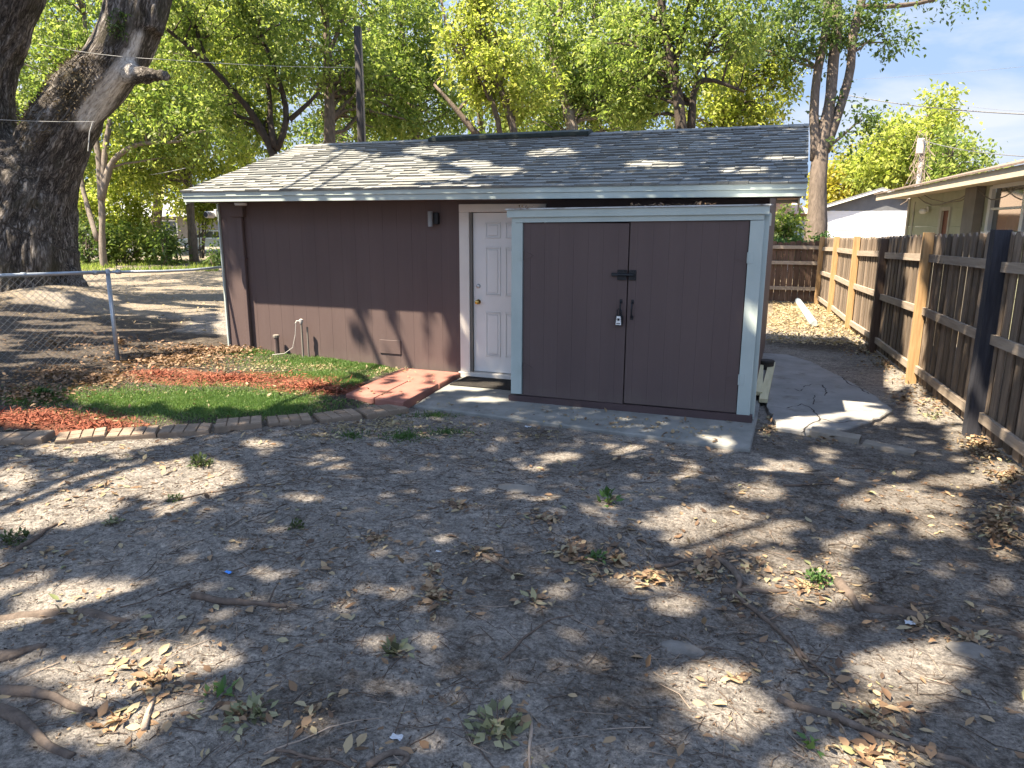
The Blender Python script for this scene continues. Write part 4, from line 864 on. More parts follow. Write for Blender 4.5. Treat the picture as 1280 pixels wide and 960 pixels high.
tree('background_tree', 'broad green tree with a pale leaning trunk behind the right half of the roof', [[(718, 172, 24, .2), (712, 140, 24, .19), (700, 112, 24, .15), (690, 60, 24, .11), (700, -10, 24, .07)], [(706, 118, 24, .1), (735, 70, 24, .07), (745, 10, 24, .04)]],
     [(720, 60, 24, 80, 80, 2.5, 1100), (770, 120, 25, 70, 45, 2.2, 700), (740, -70, 24, 110, 70, 3, 400), (680, 150, 25, 50, 30, 2, 250)], 'leaf_g', 'bark_pale', BT, seed=7)
tree('background_tree', 'dark-limbed forked tree with a crooked side branch left of the open sky', [[(852, 168, 16, .13), (848, 130, 16, .12), (838, 85, 16, .10), (832, 30, 16, .08), (826, -40, 16, .05)], [(863, 168, 16.2, .10), (865, 130, 16.2, .08), (868, 98, 16.2, .065), (890, 98, 16, .05), (912, 108, 16, .04), (930, 115, 16, .02)], [(840, 95, 16, .07), (852, 40, 16, .06), (872, -5, 16, .045), (890, -60, 16, .03)], [(868, 98, 16.2, .05), (882, 70, 16.2, .035), (892, 50, 16, .02)]],
     [(815, 60, 16.5, 75, 75, 1.5, 700), (905, 30, 16, 60, 55, 1.2, 420), (850, -60, 16, 110, 50, 1.8, 320), (790, 110, 17, 40, 40, 1.2, 260)], 'leaf_g', 'bark_dark', BT, seed=8, leafk=.0066)
tree('background_tree', 'yellow-green bushy crown showing above the right end of the roof, before the sky', [[(905, 185, 25, .14), (910, 140, 25, .12), (915, 90, 25, .08), (920, 50, 25, .04)]],
     [(925, 120, 25, 58, 48, 1.8, 650), (890, 140, 25, 50, 30, 1.5, 260), (930, 75, 25, 45, 40, 1.5, 300)], 'leaf_y', 'bark_grey', BT, seed=9)
tree('tall_tree', 'tall tree with three upright trunks standing past the fence corner against the sky', [[(1019, 300, 23, .33), (1022, 250, 23, .29), (1022, 215, 23, .27), (1028, 180, 23, .22), (1036, 130, 23, .18), (1044, 60, 23, .17), (1048, 0, 23, .17), (1050, -80, 23, .1)], [(1019, 200, 23, .16), (1017, 130, 23, .13), (1026, 70, 23, .14), (1036, 10, 23, .12), (1030, -60, 23, .07)], [(1030, 190, 23, .16), (1048, 140, 23, .14), (1066, 85, 23, .13), (1064, 50, 23, .14), (1074, 5, 23, .12), (1090, -60, 23, .07)], [(1074, 8, 23, .09), (1110, 8, 23, .08), (1150, 4, 23, .06), (1185, -8, 23, .04)], [(1026, 72, 23, .06), (1018, 68, 23, .05), (1010, 64, 23, .035), (998, 66, 23, .02)], [(1034, 185, 23, .06), (1052, 170, 23, .05), (1066, 160, 23, .03), (1078, 145, 23, .02)]],
     [(985, 45, 23, 65, 45, 1.6, 250), (1040, 15, 23, 75, 30, 1.6, 170), (1095, 42, 23, 50, 20, 1.2, 120), (1060, -90, 23, 170, 60, 3.5, 300), (1064, 148, 23, 26, 26, .7, 50), (1050, 182, 22.6, 16, 10, .4, 16), (960, 20, 22, 60, 40, 1.4, 130), (1180, -12, 23, 45, 22, 1., 45)], 'leaf_d', 'bark_grey', None, seed=10, nbr=34, hole=.46)
FR = 'trees at the far right beyond the garage'
tree('distant_tree', 'tall bright green tree rising behind the vine-topped pale pole', [[(1155, 260, 48, .25), (1152, 200, 48, .2), (1155, 150, 48, .12)], [(1128, 240, 48, .15), (1128, 200, 48, .1)]], [(1150, 175, 48, 36, 40, 2.5, 420), (1172, 140, 48, 14, 16, 1.2, 90), (1130, 200, 48, 30, 30, 2., 280)], 'leaf_y', 'bark_grey', FR, seed=11, hole=.4)
tree('distant_tree', 'rounded green tree left of the vine-topped pale pole', [[(1100, 250, 46, .2), (1100, 190, 46, .12)]], [(1102, 182, 46, 26, 34, 2.2, 330), (1088, 210, 46, 22, 24, 2, 190)], 'leaf_y', 'bark_grey', FR, seed=12, hole=.4)
tree('distant_tree', 'low yellow-flowered tree behind the dark gable of the garage', [[(1066, 270, 52, .15), (1066, 225, 52, .08)]], [(1064, 224, 52, 34, 26, 2.4, 420), (1096, 232, 52, 24, 16, 2, 170), (1045, 240, 52, 16, 24, 2, 140)], 'leaf_o', 'bark_grey', FR, seed=13, hole=.38)
tree('distant_tree', 'green tree sloping down behind the sage house roof', [[(1190, 250, 44, .2), (1190, 200, 44, .1)]], [(1190, 205, 44, 34, 28, 2.4, 400), (1216, 210, 44, 22, 16, 1.6, 150)], 'leaf_g', 'bark_grey', FR, seed=14, hole=.4)
BK = 'row of trees at the back of the lot'
for i, (u, w, lab, lf_) in enumerate(((20, 42, 'green backdrop tree seen between the two oak limbs at the left edge', 'leaf_g'), (300, 46, 'deep backdrop tree seen through the leaning dark-limbed tree', 'leaf_y'), (455, 46, 'deep backdrop tree hidden behind the utility pole', 'leaf_g'), (600, 48, 'backdrop tree low behind the slender yellowish tree', 'leaf_g'), (765, 44, 'backdrop tree low behind the right half of the roof', 'leaf_y'), (195, 44, 'low bright backdrop tree between the forked trunk and the outbuilding eave', 'leaf_y'), (95, 46, 'low green backdrop tree just past the oak trunk', 'leaf_g'))):
    tree('backdrop_tree', lab, [[(u, 285, w, .3), (u+6, 200, w, .25), (u-4, 110, w, .18), (u+8, 20, w, .1)], [(u+4, 210, w, .18), (u+40, 140, w, .12), (u+50, 60, w, .06)], [(u+3, 190, w, .16), (u-36, 120, w, .1), (u-44, 50, w, .05)]],
         [(u, 120, w, 95, 85, 4, 560), (u+10, 220, w, 90, 45, 3, 330), (u, 0, w, 100, 60, 4, 230)], lf_, 'bark_grey', BK, seed=20+i, hole=.42)
# ---- shrubs along the far lot line
def shrub(label, u, v, w, ru, rv, n, leaf, seed, grp='shrubs along the far lot line', nbr=18, leafk=.006):
    g0 = pw(u, v, w); st = []
    for k in range(4):
        du = RNG.uniform(-.5, .5)*ru; st.append([(u+du*.3, 283+1.85*F/w-4, w, .035), (u+du*.7, v+rv*.2, w, .025), (u+du, v-rv*.6, w, .012)])
    return tree('shrub', label, st, [(u, v, w, ru, rv, ru*w/F*.8, n)], leaf, 'bark_grey', grp, leafk, nbr, seed, 'shrub', .1, .38)
shrub('tall dark shrub beside the oak trunk at the far lot line', 110, 300, 33, 24, 20, 180, 'leaf_d', 31)
shrub('sprawling dark green shrub in the middle of the far lot line', 160, 303, 34, 36, 16, 260, 'leaf_g', 32)
shrub('bright light-green sapling bush rising behind the middle shrub', 152, 262, 36, 26, 26, 300, 'leaf_y', 33)
shrub('bright round bush under the shed eave, above the white car', 252, 256, 38, 24, 13, 220, 'leaf_y', 34)
shrub('dark shrub in front of the white car nose', 207, 305, 33, 12, 12, 70, 'leaf_d', 35)
shrub('low grey-green shrub below the far house roof', 190, 300, 37, 20, 10, 90, 'leaf_g', 36)
shrub('low weedy bush under the white car beside the shed corner', 266, 318, 31, 10, 4, 40, 'leaf_d', 37)
shrub('leafy bush at the left edge seen past the oak trunk', 95, 262, 35, 16, 30, 150, 'leaf_y', 38)
shrub('leafy shrub growing above the rear fence against the peach house', 976, 288, 19.8, 20, 18, 170, 'leaf_g', 39, 'plants on the rear fence', leafk=.0066)
# understorey grass at the far lot line
n = 7000; u_ = RNG.uniform(85, 285, n); w_ = RNG.uniform(29, 36, n); d = fw+RV*((u_-640)/F)[:, None]; d = d/(d@np.array([-sin(YAW), cos(YAW), 0]))[:, None]
P = CAM+d*w_[:, None]; P[:, 2] = gh(P[:, 0], P[:, 1]); k = fbm(P[:, 0]*.35, P[:, 1]*.35, 8.) > .42; P = P[k]; n = len(P)
V, Q = leaves_mesh(P, np.array([0, 0, 1.])+unit(n)*.55, unit(n), RNG.uniform(.06, .26, n), RNG.uniform(.02, .05, n)); kind(npmesh('tall_grass', V, Q, M['leaf_g']), 'stuff', 'bright weedy grass under the shrubs at the far lot line', 'grass')
# ---- vines on the rear fence corner
T = thing('fence_vine', 'leafy vine spilling over the corner where the two wooden fences meet', 'vine', (.5, 19.2, 1.4))
P = []
for (u, v, ru, rv, n) in ((985, 305, 26, 9, 130), (1000, 318, 14, 22, 70), (1030, 300, 10, 8, 60), (1012, 330, 10, 20, 40), (968, 318, 10, 14, 60)):
    for _ in range(n):
        a, r = random.uniform(0, 6.28), sqrt(random.random()); P.append(pw(u+ru*r*cos(a), v+rv*r*sin(a), 19.1+random.uniform(-.35, .25)))
P = np.array(P); V, Q = sprays(P, unit(len(P))*.6+np.array([0, 0, -.4]), .22, 7, .10); npmesh('foliage', V, Q, M['fresh'], T)
b = MB()
for k in range(36):
    u, v = random.uniform(968, 1075), random.uniform(300, 330); w = 19.0-(max(u-1025, 0))*.06; q = pw(u, v, w); pts = [q]
    for j in range(6): pts.append(pts[-1]+np.array([random.uniform(-.14, .14), random.uniform(-.08, .08), -random.uniform(.05, .30)]))
    pts = [p for p in pts if p[2] > .02]
    if len(pts) > 2: b.tube(pts, random.uniform(.005, .012), 4)
b.build('bare_stems', M['twig_pale'], T)
# ================================================================== BIG OAK
OW = 16.5
ob_ = pw(12, 398, OW); OB = np.array([ob_[0], ob_[1], float(gh(ob_[0], ob_[1]))])
OAK = thing('oak_tree', 'massive old oak with dark furrowed trunk and one crooked limb with bare pale wood', 'tree', tuple(OB))
mb = MB()
def path(b, px, sides=20, sub=.25):
    P = [pw(u, v, w) for u, v, w, r in px]; R_ = [r for *_, r in px]; Pd, Rd = [], []
    for j in range(len(P)-1):
        k = max(2, int(np.linalg.norm(P[j+1]-P[j])/sub))
        for q in range(k): t = q/k; Pd.append(P[j]+(P[j+1]-P[j])*t); Rd.append(R_[j]+(R_[j+1]-R_[j])*t)
    Pd.append(P[-1]); Rd.append(R_[-1]); Pd = np.array(Pd); Rd = np.array(Rd)
    for _ in range(3): Pd[1:-1] = (Pd[:-2]+2*Pd[1:-1]+Pd[2:])/4; Rd[1:-1] = (Rd[:-2]+2*Rd[1:-1]+Rd[2:])/4
    b.tube(Pd, Rd, sides); return Pd, Rd
TK, _ = path(mb, [(8, 425, OW, 1.95), (8, 398, OW, 1.72), (8, 372, OW, 1.52), (8, 330, OW, 1.46), (8, 260, OW, 1.46), (14, 215, OW, 1.35), (22, 185, OW, 1.0)], 40)
LB, _ = path(mb, [(40, 250, OW, .95), (56, 205, OW, .80), (76, 165, OW-.1, .74), (100, 125, OW-.2, .68), (130, 95, OW-.2, .62), (157, 66, OW-.2, .60), (170, 30, OW-.2, .60), (175, 0, OW-.2, .62), (184, -60, OW-.3, .55), (215, -170, OW-.6, .42), (260, -320, OW-1.5, .3)], 28)
LL_, _ = path(mb, [(-10, 250, OW, .95), (-24, 190, OW, .85), (-30, 130, OW, .72), (-18, 60, OW, .68), (12, 0, OW-.1, .66), (30, -60, OW-.2, .6), (40, -200, OW-1.2, .45), (30, -330, OW-2, .32)], 28)
path(mb, [(160, 92, OW-.4, .26), (186, 93, OW-.55, .23), (203, 95, OW-.7, .20), (211, 97, OW-.75, .12)], 14)
path(mb, [(190, 40, OW-.3, .30), (201, 10, OW-.3, .28), (213, -40, OW-.4, .22), (240, -140, OW-.8, .15)], 14)
for (u0, v0, u1, v1, r) in ((75, 372, 128, 402, .34), (60, 385, 100, 418, .4), (20, 395, 30, 440, .45), (92, 360, 132, 388, .28)): path(mb, [(u0-20, v0-30, OW, r), (u0, v0, OW, r), (u1, v1, OW-.2, r*.5), (u1+16, v1+6, OW-.2, r*.2)], 12)
tmp = mb.build('oak_draft', M['bark_dark']); rm = tmp.modifiers.new('r', 'REMESH'); rm.mode = 'VOXEL'; rm.voxel_size = .055; rm.use_smooth_shade = True
sm = tmp.modifiers.new('s', 'SMOOTH'); sm.factor = .5; sm.iterations = 6
dg = bpy.context.evaluated_depsgraph_get(); me = bpy.data.meshes.new_from_object(tmp.evaluated_get(dg)); bpy.data.objects.remove(tmp)
nv = len(me.vertices); co = np.zeros(nv*3); me.vertices.foreach_get('co', co); co = co.reshape(-1, 3); no = np.zeros(nv*3); me.vertices.foreach_get('normal', no); no = no.reshape(-1, 3)
U_, V_, W2 = project(co)
# bark follows the limb direction: nearest centre line gives the local axis
CL = np.concatenate([TK, LB, LL_]); TG = np.concatenate([np.gradient(x, axis=0) for x in (TK, LB, LL_)]); TG /= np.linalg.norm(TG, axis=1)[:, None]
dj = np.zeros(nv, int)
for s0 in range(0, nv, 4000): dj[s0:s0+4000] = np.argmin(((co[s0:s0+4000, None, :]-CL[None])**2).sum(-1), 1)
ax = TG[dj]; rel = co-CL[dj]; e1 = np.cross(ax, [0.2, .97, .1]); e1 /= np.linalg.norm(e1, axis=1)[:, None]; e2 = np.cross(ax, e1)
cc1 = (rel*e1).sum(1); cc2 = (rel*e2).sum(1); sa = np.cumsum(np.concatenate([[0], np.linalg.norm(np.diff(CL, axis=0), axis=1)]))[dj]+(rel*ax).sum(1)
fur = np.abs(fbm(cc1*4.5, cc2*4.5, sa*.9, 3)-.5)*2
# pale bare wood along the right flank of the crooked limb
bline = np.array([[112, 150], [130, 124], [150, 100], [163, 78], [170, 62], [174, 52]]); dist = np.full(nv, 1e9)
for a, c in zip(bline[:-1], bline[1:]):
    t = np.clip(((U_-a[0])*(c-a)[0]+(V_-a[1])*(c-a)[1])/((c-a)@(c-a)), 0, 1); dist = np.minimum(dist, np.hypot(U_-a[0]-t*(c-a)[0], V_-a[1]-t*(c-a)[1]))
bare = sstep(21, 12, dist+12*(fbm(co[:, 0]*3, co[:, 1]*3, co[:, 2]*2, 3)-.5)+np.where(V_ < 60, 6, 0))*sstep(-.2, .25, (no*(-fw)).sum(1))*sstep(176, 166, U_-.35*(75-V_))
co += no*((fur-.35)*.14*(1-bare*.8)+(fbm(co[:, 0]*1.3, co[:, 1]*1.3, co[:, 2]*.9, 2)-.5)*.22)[:, None]
me.vertices.foreach_set('co', (co-OB).ravel()); me.update()
def oakbark():
    t = NT('furrowed_oak_bark'); at = t.n('Attribute', _attribute_name='bark').outputs['Color']; s = t.n('SeparateColor', Color=at)
    c3 = t.n('Attribute', _attribute_name='barkpos').outputs['Vector']; mp = t.n('Mapping', Vector=c3, Scale=(1, 1, .22)).outputs[0]
    n1 = t.noise(mp, 9, 6, .65); n2 = t.noise(mp, 26, 5, .7)
    rg = t.math('MULTIPLY', t.math('ABSOLUTE', t.math('SUBTRACT', t.noise(mp, 13, 6, .65, .5), .5)), 5., True)
    h = t.math('ADD', t.math('MULTIPLY', rg, .6), t.math('MULTIPLY', n2, .45))
    h = t.math('ADD', h, t.math('MULTIPLY', s.outputs[1], .35))
    c = t.ramp(h, [(.26, (.020, .017, .015)), (.5, (.12, .103, .09)), (.95, (.38, .35, .32))])
    moss = t.ramp(t.noise(t.coord(), 1.4, 5), [(.5, (0, 0, 0)), (.68, (.7, .7, .7))]); c = t.mix(moss, c, (.055, .05, .028))
    wood = t.ramp(t.noise(mp, 22, 7, .75), [(.34, (.12, .10, .085)), (.44, (.42, .38, .335)), (.64, (.74, .70, .65))]); c = t.mix(s.outputs[0], c, wood)
    return t.done(c, .92, t.bump(h, .9, .05), .2)
a_ = me.color_attributes.new('bark', 'FLOAT_COLOR', 'POINT'); a_.data.foreach_set('color', np.stack([bare, fur, 0*fur, 0*fur+1], -1).ravel().astype(np.float32))
a_ = me.attributes.new('barkpos', 'FLOAT_VECTOR', 'POINT'); a_.data.foreach_set('vector', np.stack([cc1, cc2, sa], -1).ravel().astype(np.float32))
me.materials.clear(); tr_ = link('trunk', me, oakbark(), None, True); tr_.parent = OAK; ORG[tr_.name] = OB
# dry fern growth on the upper side of the limb and in the fork
inside = ((U_ > 24)&(U_ < 150)&(V_ > 62)&(V_ < 196)&(bare < .2)&((no*(-fw)).sum(1) > -.1)&((U_-24)/126*-110+180 > V_-26))
ix = np.nonzero(inside)[0]; ix = RNG.choice(ix, min(len(ix)*2, 1700)); P = co[ix]+RNG.normal(size=(len(ix), 3))*.03
V, Q = leaves_mesh(P, no[ix]*.8+unit(len(ix))*.9+np.array([0, 0, -.4]), unit(len(ix)), RNG.uniform(.05, .13, len(ix)), RNG.uniform(.015, .035, len(ix)))
M['fern'] = leafmat('dry_fern', [(0, (.022, .017, .011)), (.5, (.07, .052, .03)), (.85, (.16, .12, .07)), (1, (.26, .19, .11))], .15, .7)
npmesh('dry_fern_growth', V, Q, M['fern'], OAK)
ix = np.nonzero((U_ > 138)&(U_ < 158)&(V_ > 12)&(V_ < 48)&((no*(-fw)).sum(1) > .1))[0]; ix = RNG.choice(ix, 160); P = co[ix]
V, Q = leaves_mesh(P, no[ix]*.7+unit(len(ix))+np.array([0, 0, -.5]), unit(len(ix)), RNG.uniform(.08, .18, len(ix)), RNG.uniform(.02, .04, len(ix))); npmesh('green_fern', V, Q, M['leaf_d'], OAK)
# ================================================================== OVERHEAD CROWNS out of view, carved to dapple the yard (oak and an added tree)
LIT = [(200, 603, 105, 24), (55, 640, 95, 26), (20, 600, 36, 16), (150, 553, 66, 11), (60, 745, 90, 24), (30, 780, 60, 18), (120, 560, 60, 12), (190, 848, 105, 46), (130, 905, 80, 36), (60, 835, 60, 20), (150, 740, 60, 14),
       (900, 655, 95, 22), (955, 617, 32, 10), (990, 580, 26, 9), (785, 558, 26, 10), (1135, 632, 75, 17), (1172, 662, 38, 15), (1130, 610, 34, 10), (1200, 597, 55, 10), (1060, 676, 34, 12), (870, 668, 50, 20),
       (1010, 722, 72, 26), (870, 852, 64, 40), (915, 885, 50, 34), (1130, 842, 70, 52), (1090, 945, 75, 22), (805, 722, 40, 12), (845, 745, 30, 12), (1245, 587, 30, 16), (1040, 735, 30, 16), (700, 566, 30, 6), (960, 690, 30, 8),
       # bed, slabs, path, patio, side yard
       (250, 488, 95, 20), (330, 500, 60, 12), (165, 498, 65, 11), (300, 470, 130, 11), (470, 460, 46, 9), (60, 526, 70, 9), (385, 480, 55, 8), (110, 541, 60, 9), (185, 530, 42, 8), (560, 468, 30, 6), (590, 484, 34, 5), (500, 490, 40, 4), (610, 500, 26, 3), (400, 450, 60, 10), (300, 450, 40, 8), (470, 500, 20, 5),
       (1010, 515, 42, 11), (1050, 505, 40, 9), (1015, 492, 24, 4), (1040, 483, 34, 4), (1085, 520, 30, 7), (985, 402, 60, 28), (1110, 470, 50, 13), (1180, 512, 40, 14), (1210, 546, 36, 13), (1000, 530, 30, 8), (1060, 455, 40, 6),
       # mauve wall foot
       (308, 410, 26, 60), (392, 415, 46, 60), (345, 410, 16, 60), (472, 425, 14, 60), (514, 430, 20, 60), (550, 440, 10, 40), (370, 440, 90, 14),
       # roof
       (310, 226, 100, 18), (375, 203, 80, 12), (430, 222, 80, 12), (540, 222, 40, 6), (500, 207, 44, 8), (425, 196, 46, 5), (540, 190, 30, 5), (622, 215, 34, 5), (560, 236, 60, 4), (470, 236, 60, 5), (820, 207, 30, 4), (690, 192, 26, 4), (930, 214, 26, 4), (975, 198, 24, 3), (650, 240, 30, 5), (760, 240, 16, 4), (590, 205, 24, 4), (385, 187, 30, 5),
       # fence
       (1046, 350, 36, 75), (1144, 390, 12, 100), (1168, 303, 10, 16), (1085, 330, 10, 60), (1222, 505, 10, 14)]
LIT = np.array(LIT, float)
def lit(u, v):
    du = (fbm(u*.045, v*.09, 1.5, 3)-.5); dv = (fbm(u*.045, v*.09, 9.5, 3)-.5)
    m = np.zeros(len(u), bool)
    for cu, cv, ru, rv in LIT: m |= ((u+du*ru*1.1-cu)/ru)**2+((v+dv*rv*1.3-cv)/rv)**2 < np.where(v > 535, 1.08, 1.55)
    m |= (v > 545)&(fbm(u*.03, v*.07, 21., 3) > .715)
    lawn = (u < 285)&(v > 318)&(v < 472); m |= lawn&(fbm(u*.016+3, v*.22, 4., 3) > .54)
    off = (v > 960)|(u < 0)|(u > 1280); m |= off&(fbm(u*.01, v*.02, 2., 2) > .6)
    return m
def first_hit(P):
    """where the sunlight passing each point P lands: fence, shed roof, shed wall, cabinet or ground"""
    n = len(P); t = P[:, 2]/1.; best = P+SL*t[:, None]; bt = t.copy()
    def use(tt, ok):
        k = ok&(tt > 0)&(tt < bt); q = P+SL*tt[:, None]; best[k] = q[k]; bt[k] = tt[k]
    tt = (ZE+(P[:, 1]-EY0)*(-SLP)*-1-P[:, 2])/(SL[2]-SLP*SL[1]); q = P+SL*tt[:, None]; use(tt, (q[:, 0] > EXL)&(q[:, 0] < EXR)&(q[:, 1] > EY0)&(q[:, 1] < YR))
    for yy, x0, x1, z1 in ((YW, XL, XR, 2.1), (YS, -2.7, -.17, 2.03)):
        tt = (yy-P[:, 1])/SL[1]; q = P+SL*tt[:, None]; use(tt, (q[:, 0] > x0)&(q[:, 0] < x1)&(q[:, 2] > 0)&(q[:, 2] < z1))
    tt = (FK1+FK0*P[:, 1]-P[:, 0])/(SL[0]-FK0*SL[1]); q = P+SL*tt[:, None]; use(tt, (q[:, 2] > 0)&(q[:, 2] < 1.75)&(q[:, 1] > 2)&(q[:, 1] < 19.3))
    return best
n = 430000
gq = np.stack([RNG.uniform(-22, 4.2, n), RNG.uniform(1., 25., n), np.zeros(n)], -1); gq = gq[((gq[:, 1] < 15.5)&(gq[:, 0] > -14))|((gq[:, 0] < -7.5)&(RNG.random(n) < .36))]; n = len(gq)
hz = 6.9+1.6*fbm(gq[:, 0]*.25, gq[:, 1]*.25, 3.)+RNG.uniform(0, 2.6, n)+np.clip(-gq[:, 0]-8, 0, 9)*.12+np.clip(gq[:, 1]-9, 0, 16)*.2
P = gq-SL*hz[:, None]
ex_n = 6000; cf_ = np.stack([RNG.uniform(-2.75, -.1, ex_n), np.full(ex_n, YS), RNG.uniform(0, 2.1, ex_n)], -1); P = np.concatenate([P, cf_-SL*(RNG.uniform(7, 10, ex_n)-cf_[:, 2])[:, None]]); n = len(P)  # extra unseen leaves placed only to keep sun off the cabinet front
hit = first_hit(P); hu, hv, hw = project(hit); keep = ~lit(hu, hv)&(hw > .3)  # leaves whose shade would cover the chosen sun patches are dropped
pu, pv, pz = project(P); L = RNG.uniform(.10, .19, n)
keep &= ~((pz > .5)&(pv > -40)&(pu > -60)&(pu < 1340))
far_ = hit[:, 1] > 13.; keep &= ~(far_&(hit[:, 0] > -8))
keep &= RNG.random(n) < np.where((hit[:, 0] < -8)&(hit[:, 1] > 8.), .85, 1.)
P = P[keep]; L = L[keep]; n = len(P)
LD = unit(n)*np.array([1, 1, .5]); V, Q = leaves_mesh(P-LD*L[:, None]*.5, LD, SUN*1.2+unit(n)*.7, L, L*RNG.uniform(.55, .75, n), .12)
YT = thing('added_shade_tree', 'unseen tree added behind the camera, its crown carved to dapple the yard', 'tree', (-7.5, -4.0, 0))
own = (P[:, 0] < -12.2)
Qo = Q[own]; Qy = Q[~own]
def sub(Vv, Qq): ii, inv = np.unique(Qq, return_inverse=True); return Vv[ii], inv.reshape(Qq.shape)
npmesh('crown', *sub(V, Qo), M['leaf_oak'], OAK); npmesh('crown', *sub(V, Qy), M['leaf_oak'], YT)
b = MB(); tb = np.array([-7.5, -4.0, -.2])
b.tube([tb, tb+(0, 0, 1.2), tb+(.1, .1, 3.2), tb+(.2, .3, 5.2)], [.62, .46, .40, .36], 14, .15, 3)
tips = [P[~own][k] for k in RNG.choice((~own).sum(), 13)]
for k, q in enumerate(tips):
    a = tb+np.array([.2, .3, 4.6+.6*random.random()]); d = q-a; m = a+d*.4+np.array([0, 0, 1.1]); m2 = a+d*.72+np.array([0, 0, .7]); 
    pu_, pv_, pz_ = project(np.array([m, m2])); b.tube([a, (a+m)/2+(0, 0, .3), m, m2, q], [.12, .08, .05, .03, .012], 7, .2, k)
b.build('trunk', M['bark_dark'], YT, True)
b = MB()
for k, q in enumerate([P[own][j] for j in RNG.choice(own.sum(), 10)]):
    a = (LB[-1] if k % 2 else LL_[-1]); d = q-a; b.tube([a, a+d*.35+np.array([0, 0, .5]), a+d*.7+np.array([0, 0, .4]), q], [.14, .07, .04, .015], 7, .2, k)
b.build('upper_limbs', M['bark_dark'], OAK, True)
# ================================================================== GROUND COVER
def on_ground(u, v):
    z = np.zeros(len(u)); d = fw[None]+RV[None]*((u-640)/F)[:, None]-UV[None]*((v-480)/F)[:, None]
    for _ in range(4):
        t = (z-CH)/np.minimum(d[:, 2], -.02); P = CAM+d*t[:, None]; z = gh(P[:, 0], P[:, 1])
    P[:, 2] = z; return P
def in_slab(P): return (P[:, 0] > -3.55)&(P[:, 0] < -.15)&(P[:, 1] > 6.54-.1*(P[:, 0]+3.55))
def px_scatter(spec):
    U, V_ = [], []
    for u, v, ru, rv, n in spec:
        a = RNG.uniform(0, 2*pi, n); r = np.abs(RNG.normal(size=n))*.55; U.append(u+ru*r*np.cos(a)); V_.append(v+rv*r*np.sin(a))
    return on_ground(np.concatenate(U), np.concatenate(V_))
def litter(name, P, m, l0, l1, label, cat, tilt=.36, lift=.010, wk=(.42, .62)):
    ok = ~((P[:, 1] > YW-.02)&(P[:, 0] > XL-.03)&(P[:, 0] < XR)) & ~((P[:, 1] > YS-.04)&(P[:, 0] > -2.7)&(P[:, 0] < -.16)&(P[:, 1] < 8.2)); P = P[ok]
    n = len(P); s = in_slab(P); P[s, 2] = .008
    r_ = (P[:, 0] > -4.55)&(P[:, 0] < -3.75)&(P[:, 1] > 6.55)&(P[:, 1] < 8); P[r_, 2] = np.maximum(P[r_, 2], .072)
    P = P+np.array([0, 0, 1])*RNG.uniform(.002, lift, n)[:, None]; D = unit(n)*np.array([1, 1, .28]); N = np.array([0, 0, 1.])+unit(n)*tilt
    L = l0*.7+(l1-l0*.7)*RNG.random(n)**1.6; V, Q = litter_mesh(P, D, N, L, L*RNG.uniform(*wk, n), RNG.uniform(-.12, .28, n)[:, None]); return kind(npmesh(name, V, Q, m), 'stuff', label, cat)
# loose leaves over the sandy yard and in drifts
uni = np.stack([RNG.uniform(-7, 2.2, 4800), RNG.uniform(1.6, 7., 4800)], -1); uni = uni[fbm(uni[:, 0]*1.1, uni[:, 1]*1.1, 3.3) > .43]; uni = np.column_stack([uni, gh(uni[:, 0], uni[:, 1])])
spec = [(190, 850, 80, 36, 170), (150, 900, 90, 30, 60), (90, 770, 60, 30, 40), (300, 890, 40, 25, 60), (390, 895, 30, 25, 40), (175, 795, 40, 12, 40), (545, 745, 30, 26, 150), (540, 715, 14, 14, 40), (575, 632, 22, 10, 60), (468, 674, 20, 10, 70), (680, 648, 34, 10, 80), (715, 690, 36, 22, 150), (770, 700, 30, 14, 100), (815, 722, 40, 14, 150), (670, 750, 22, 12, 45), (600, 690, 14, 8, 26), (745, 720, 30, 18, 60),
        (880, 720, 40, 28, 120), (940, 710, 60, 26, 110), (1010, 735, 50, 26, 130), (930, 750, 50, 20, 60), (1150, 780, 60, 30, 90), (1210, 800, 60, 26, 90), (1090, 900, 70, 36, 150), (1100, 945, 70, 20, 150), (920, 850, 40, 18, 30), (1040, 850, 60, 20, 40), (1250, 650, 30, 40, 260), (630, 905, 40, 40, 40), (490, 815, 30, 14, 16), (60, 690, 60, 20, 40), (120, 610, 120, 20, 50)]
P = np.concatenate([uni, px_scatter(spec)]); litter('leaf_litter', P, M['litter'], .020, .076, 'scattered dry brown leaves over the sandy yard', 'leaves')
spec = [(490, 530, 60, 16, 420), (430, 535, 50, 10, 160), (560, 540, 60, 12, 120), (395, 545, 60, 8, 100), (470, 515, 30, 6, 130), (680, 545, 60, 8, 60), (560, 510, 60, 6, 20), (400, 458, 120, 13, 900), (480, 462, 50, 8, 320), (330, 455, 60, 10, 300), (250, 500, 130, 20, 140), (60, 490, 60, 12, 160), (380, 492, 60, 12, 120), (545, 483, 50, 12, 14), (250, 500, 150, 20, 160), (730, 530, 120, 14, 40), (870, 545, 60, 12, 26)]
litter('leaf_litter', px_scatter(spec), M['litter_pale'], .026, .055, 'small pale leaves around the pavers and the artificial grass', 'leaves')
spec = [(1190, 500, 50, 26, 1500), (1150, 470, 34, 16, 700), (1230, 560, 36, 22, 900), (1110, 455, 34, 12, 500), (1260, 600, 30, 20, 240), (1080, 440, 40, 10, 260), (1130, 500, 30, 14, 120), (1030, 555, 60, 8, 40), (960, 540, 14, 24, 90), (1245, 660, 40, 36, 300)]
P = px_scatter(spec); P = P[P[:, 0] < FK0*P[:, 1]+FK1-.03]; litter('leaf_litter', P, M['litter'], .03, .068, 'drift of brown leaves along the foot of the wooden fence', 'leaves', .8, .05)
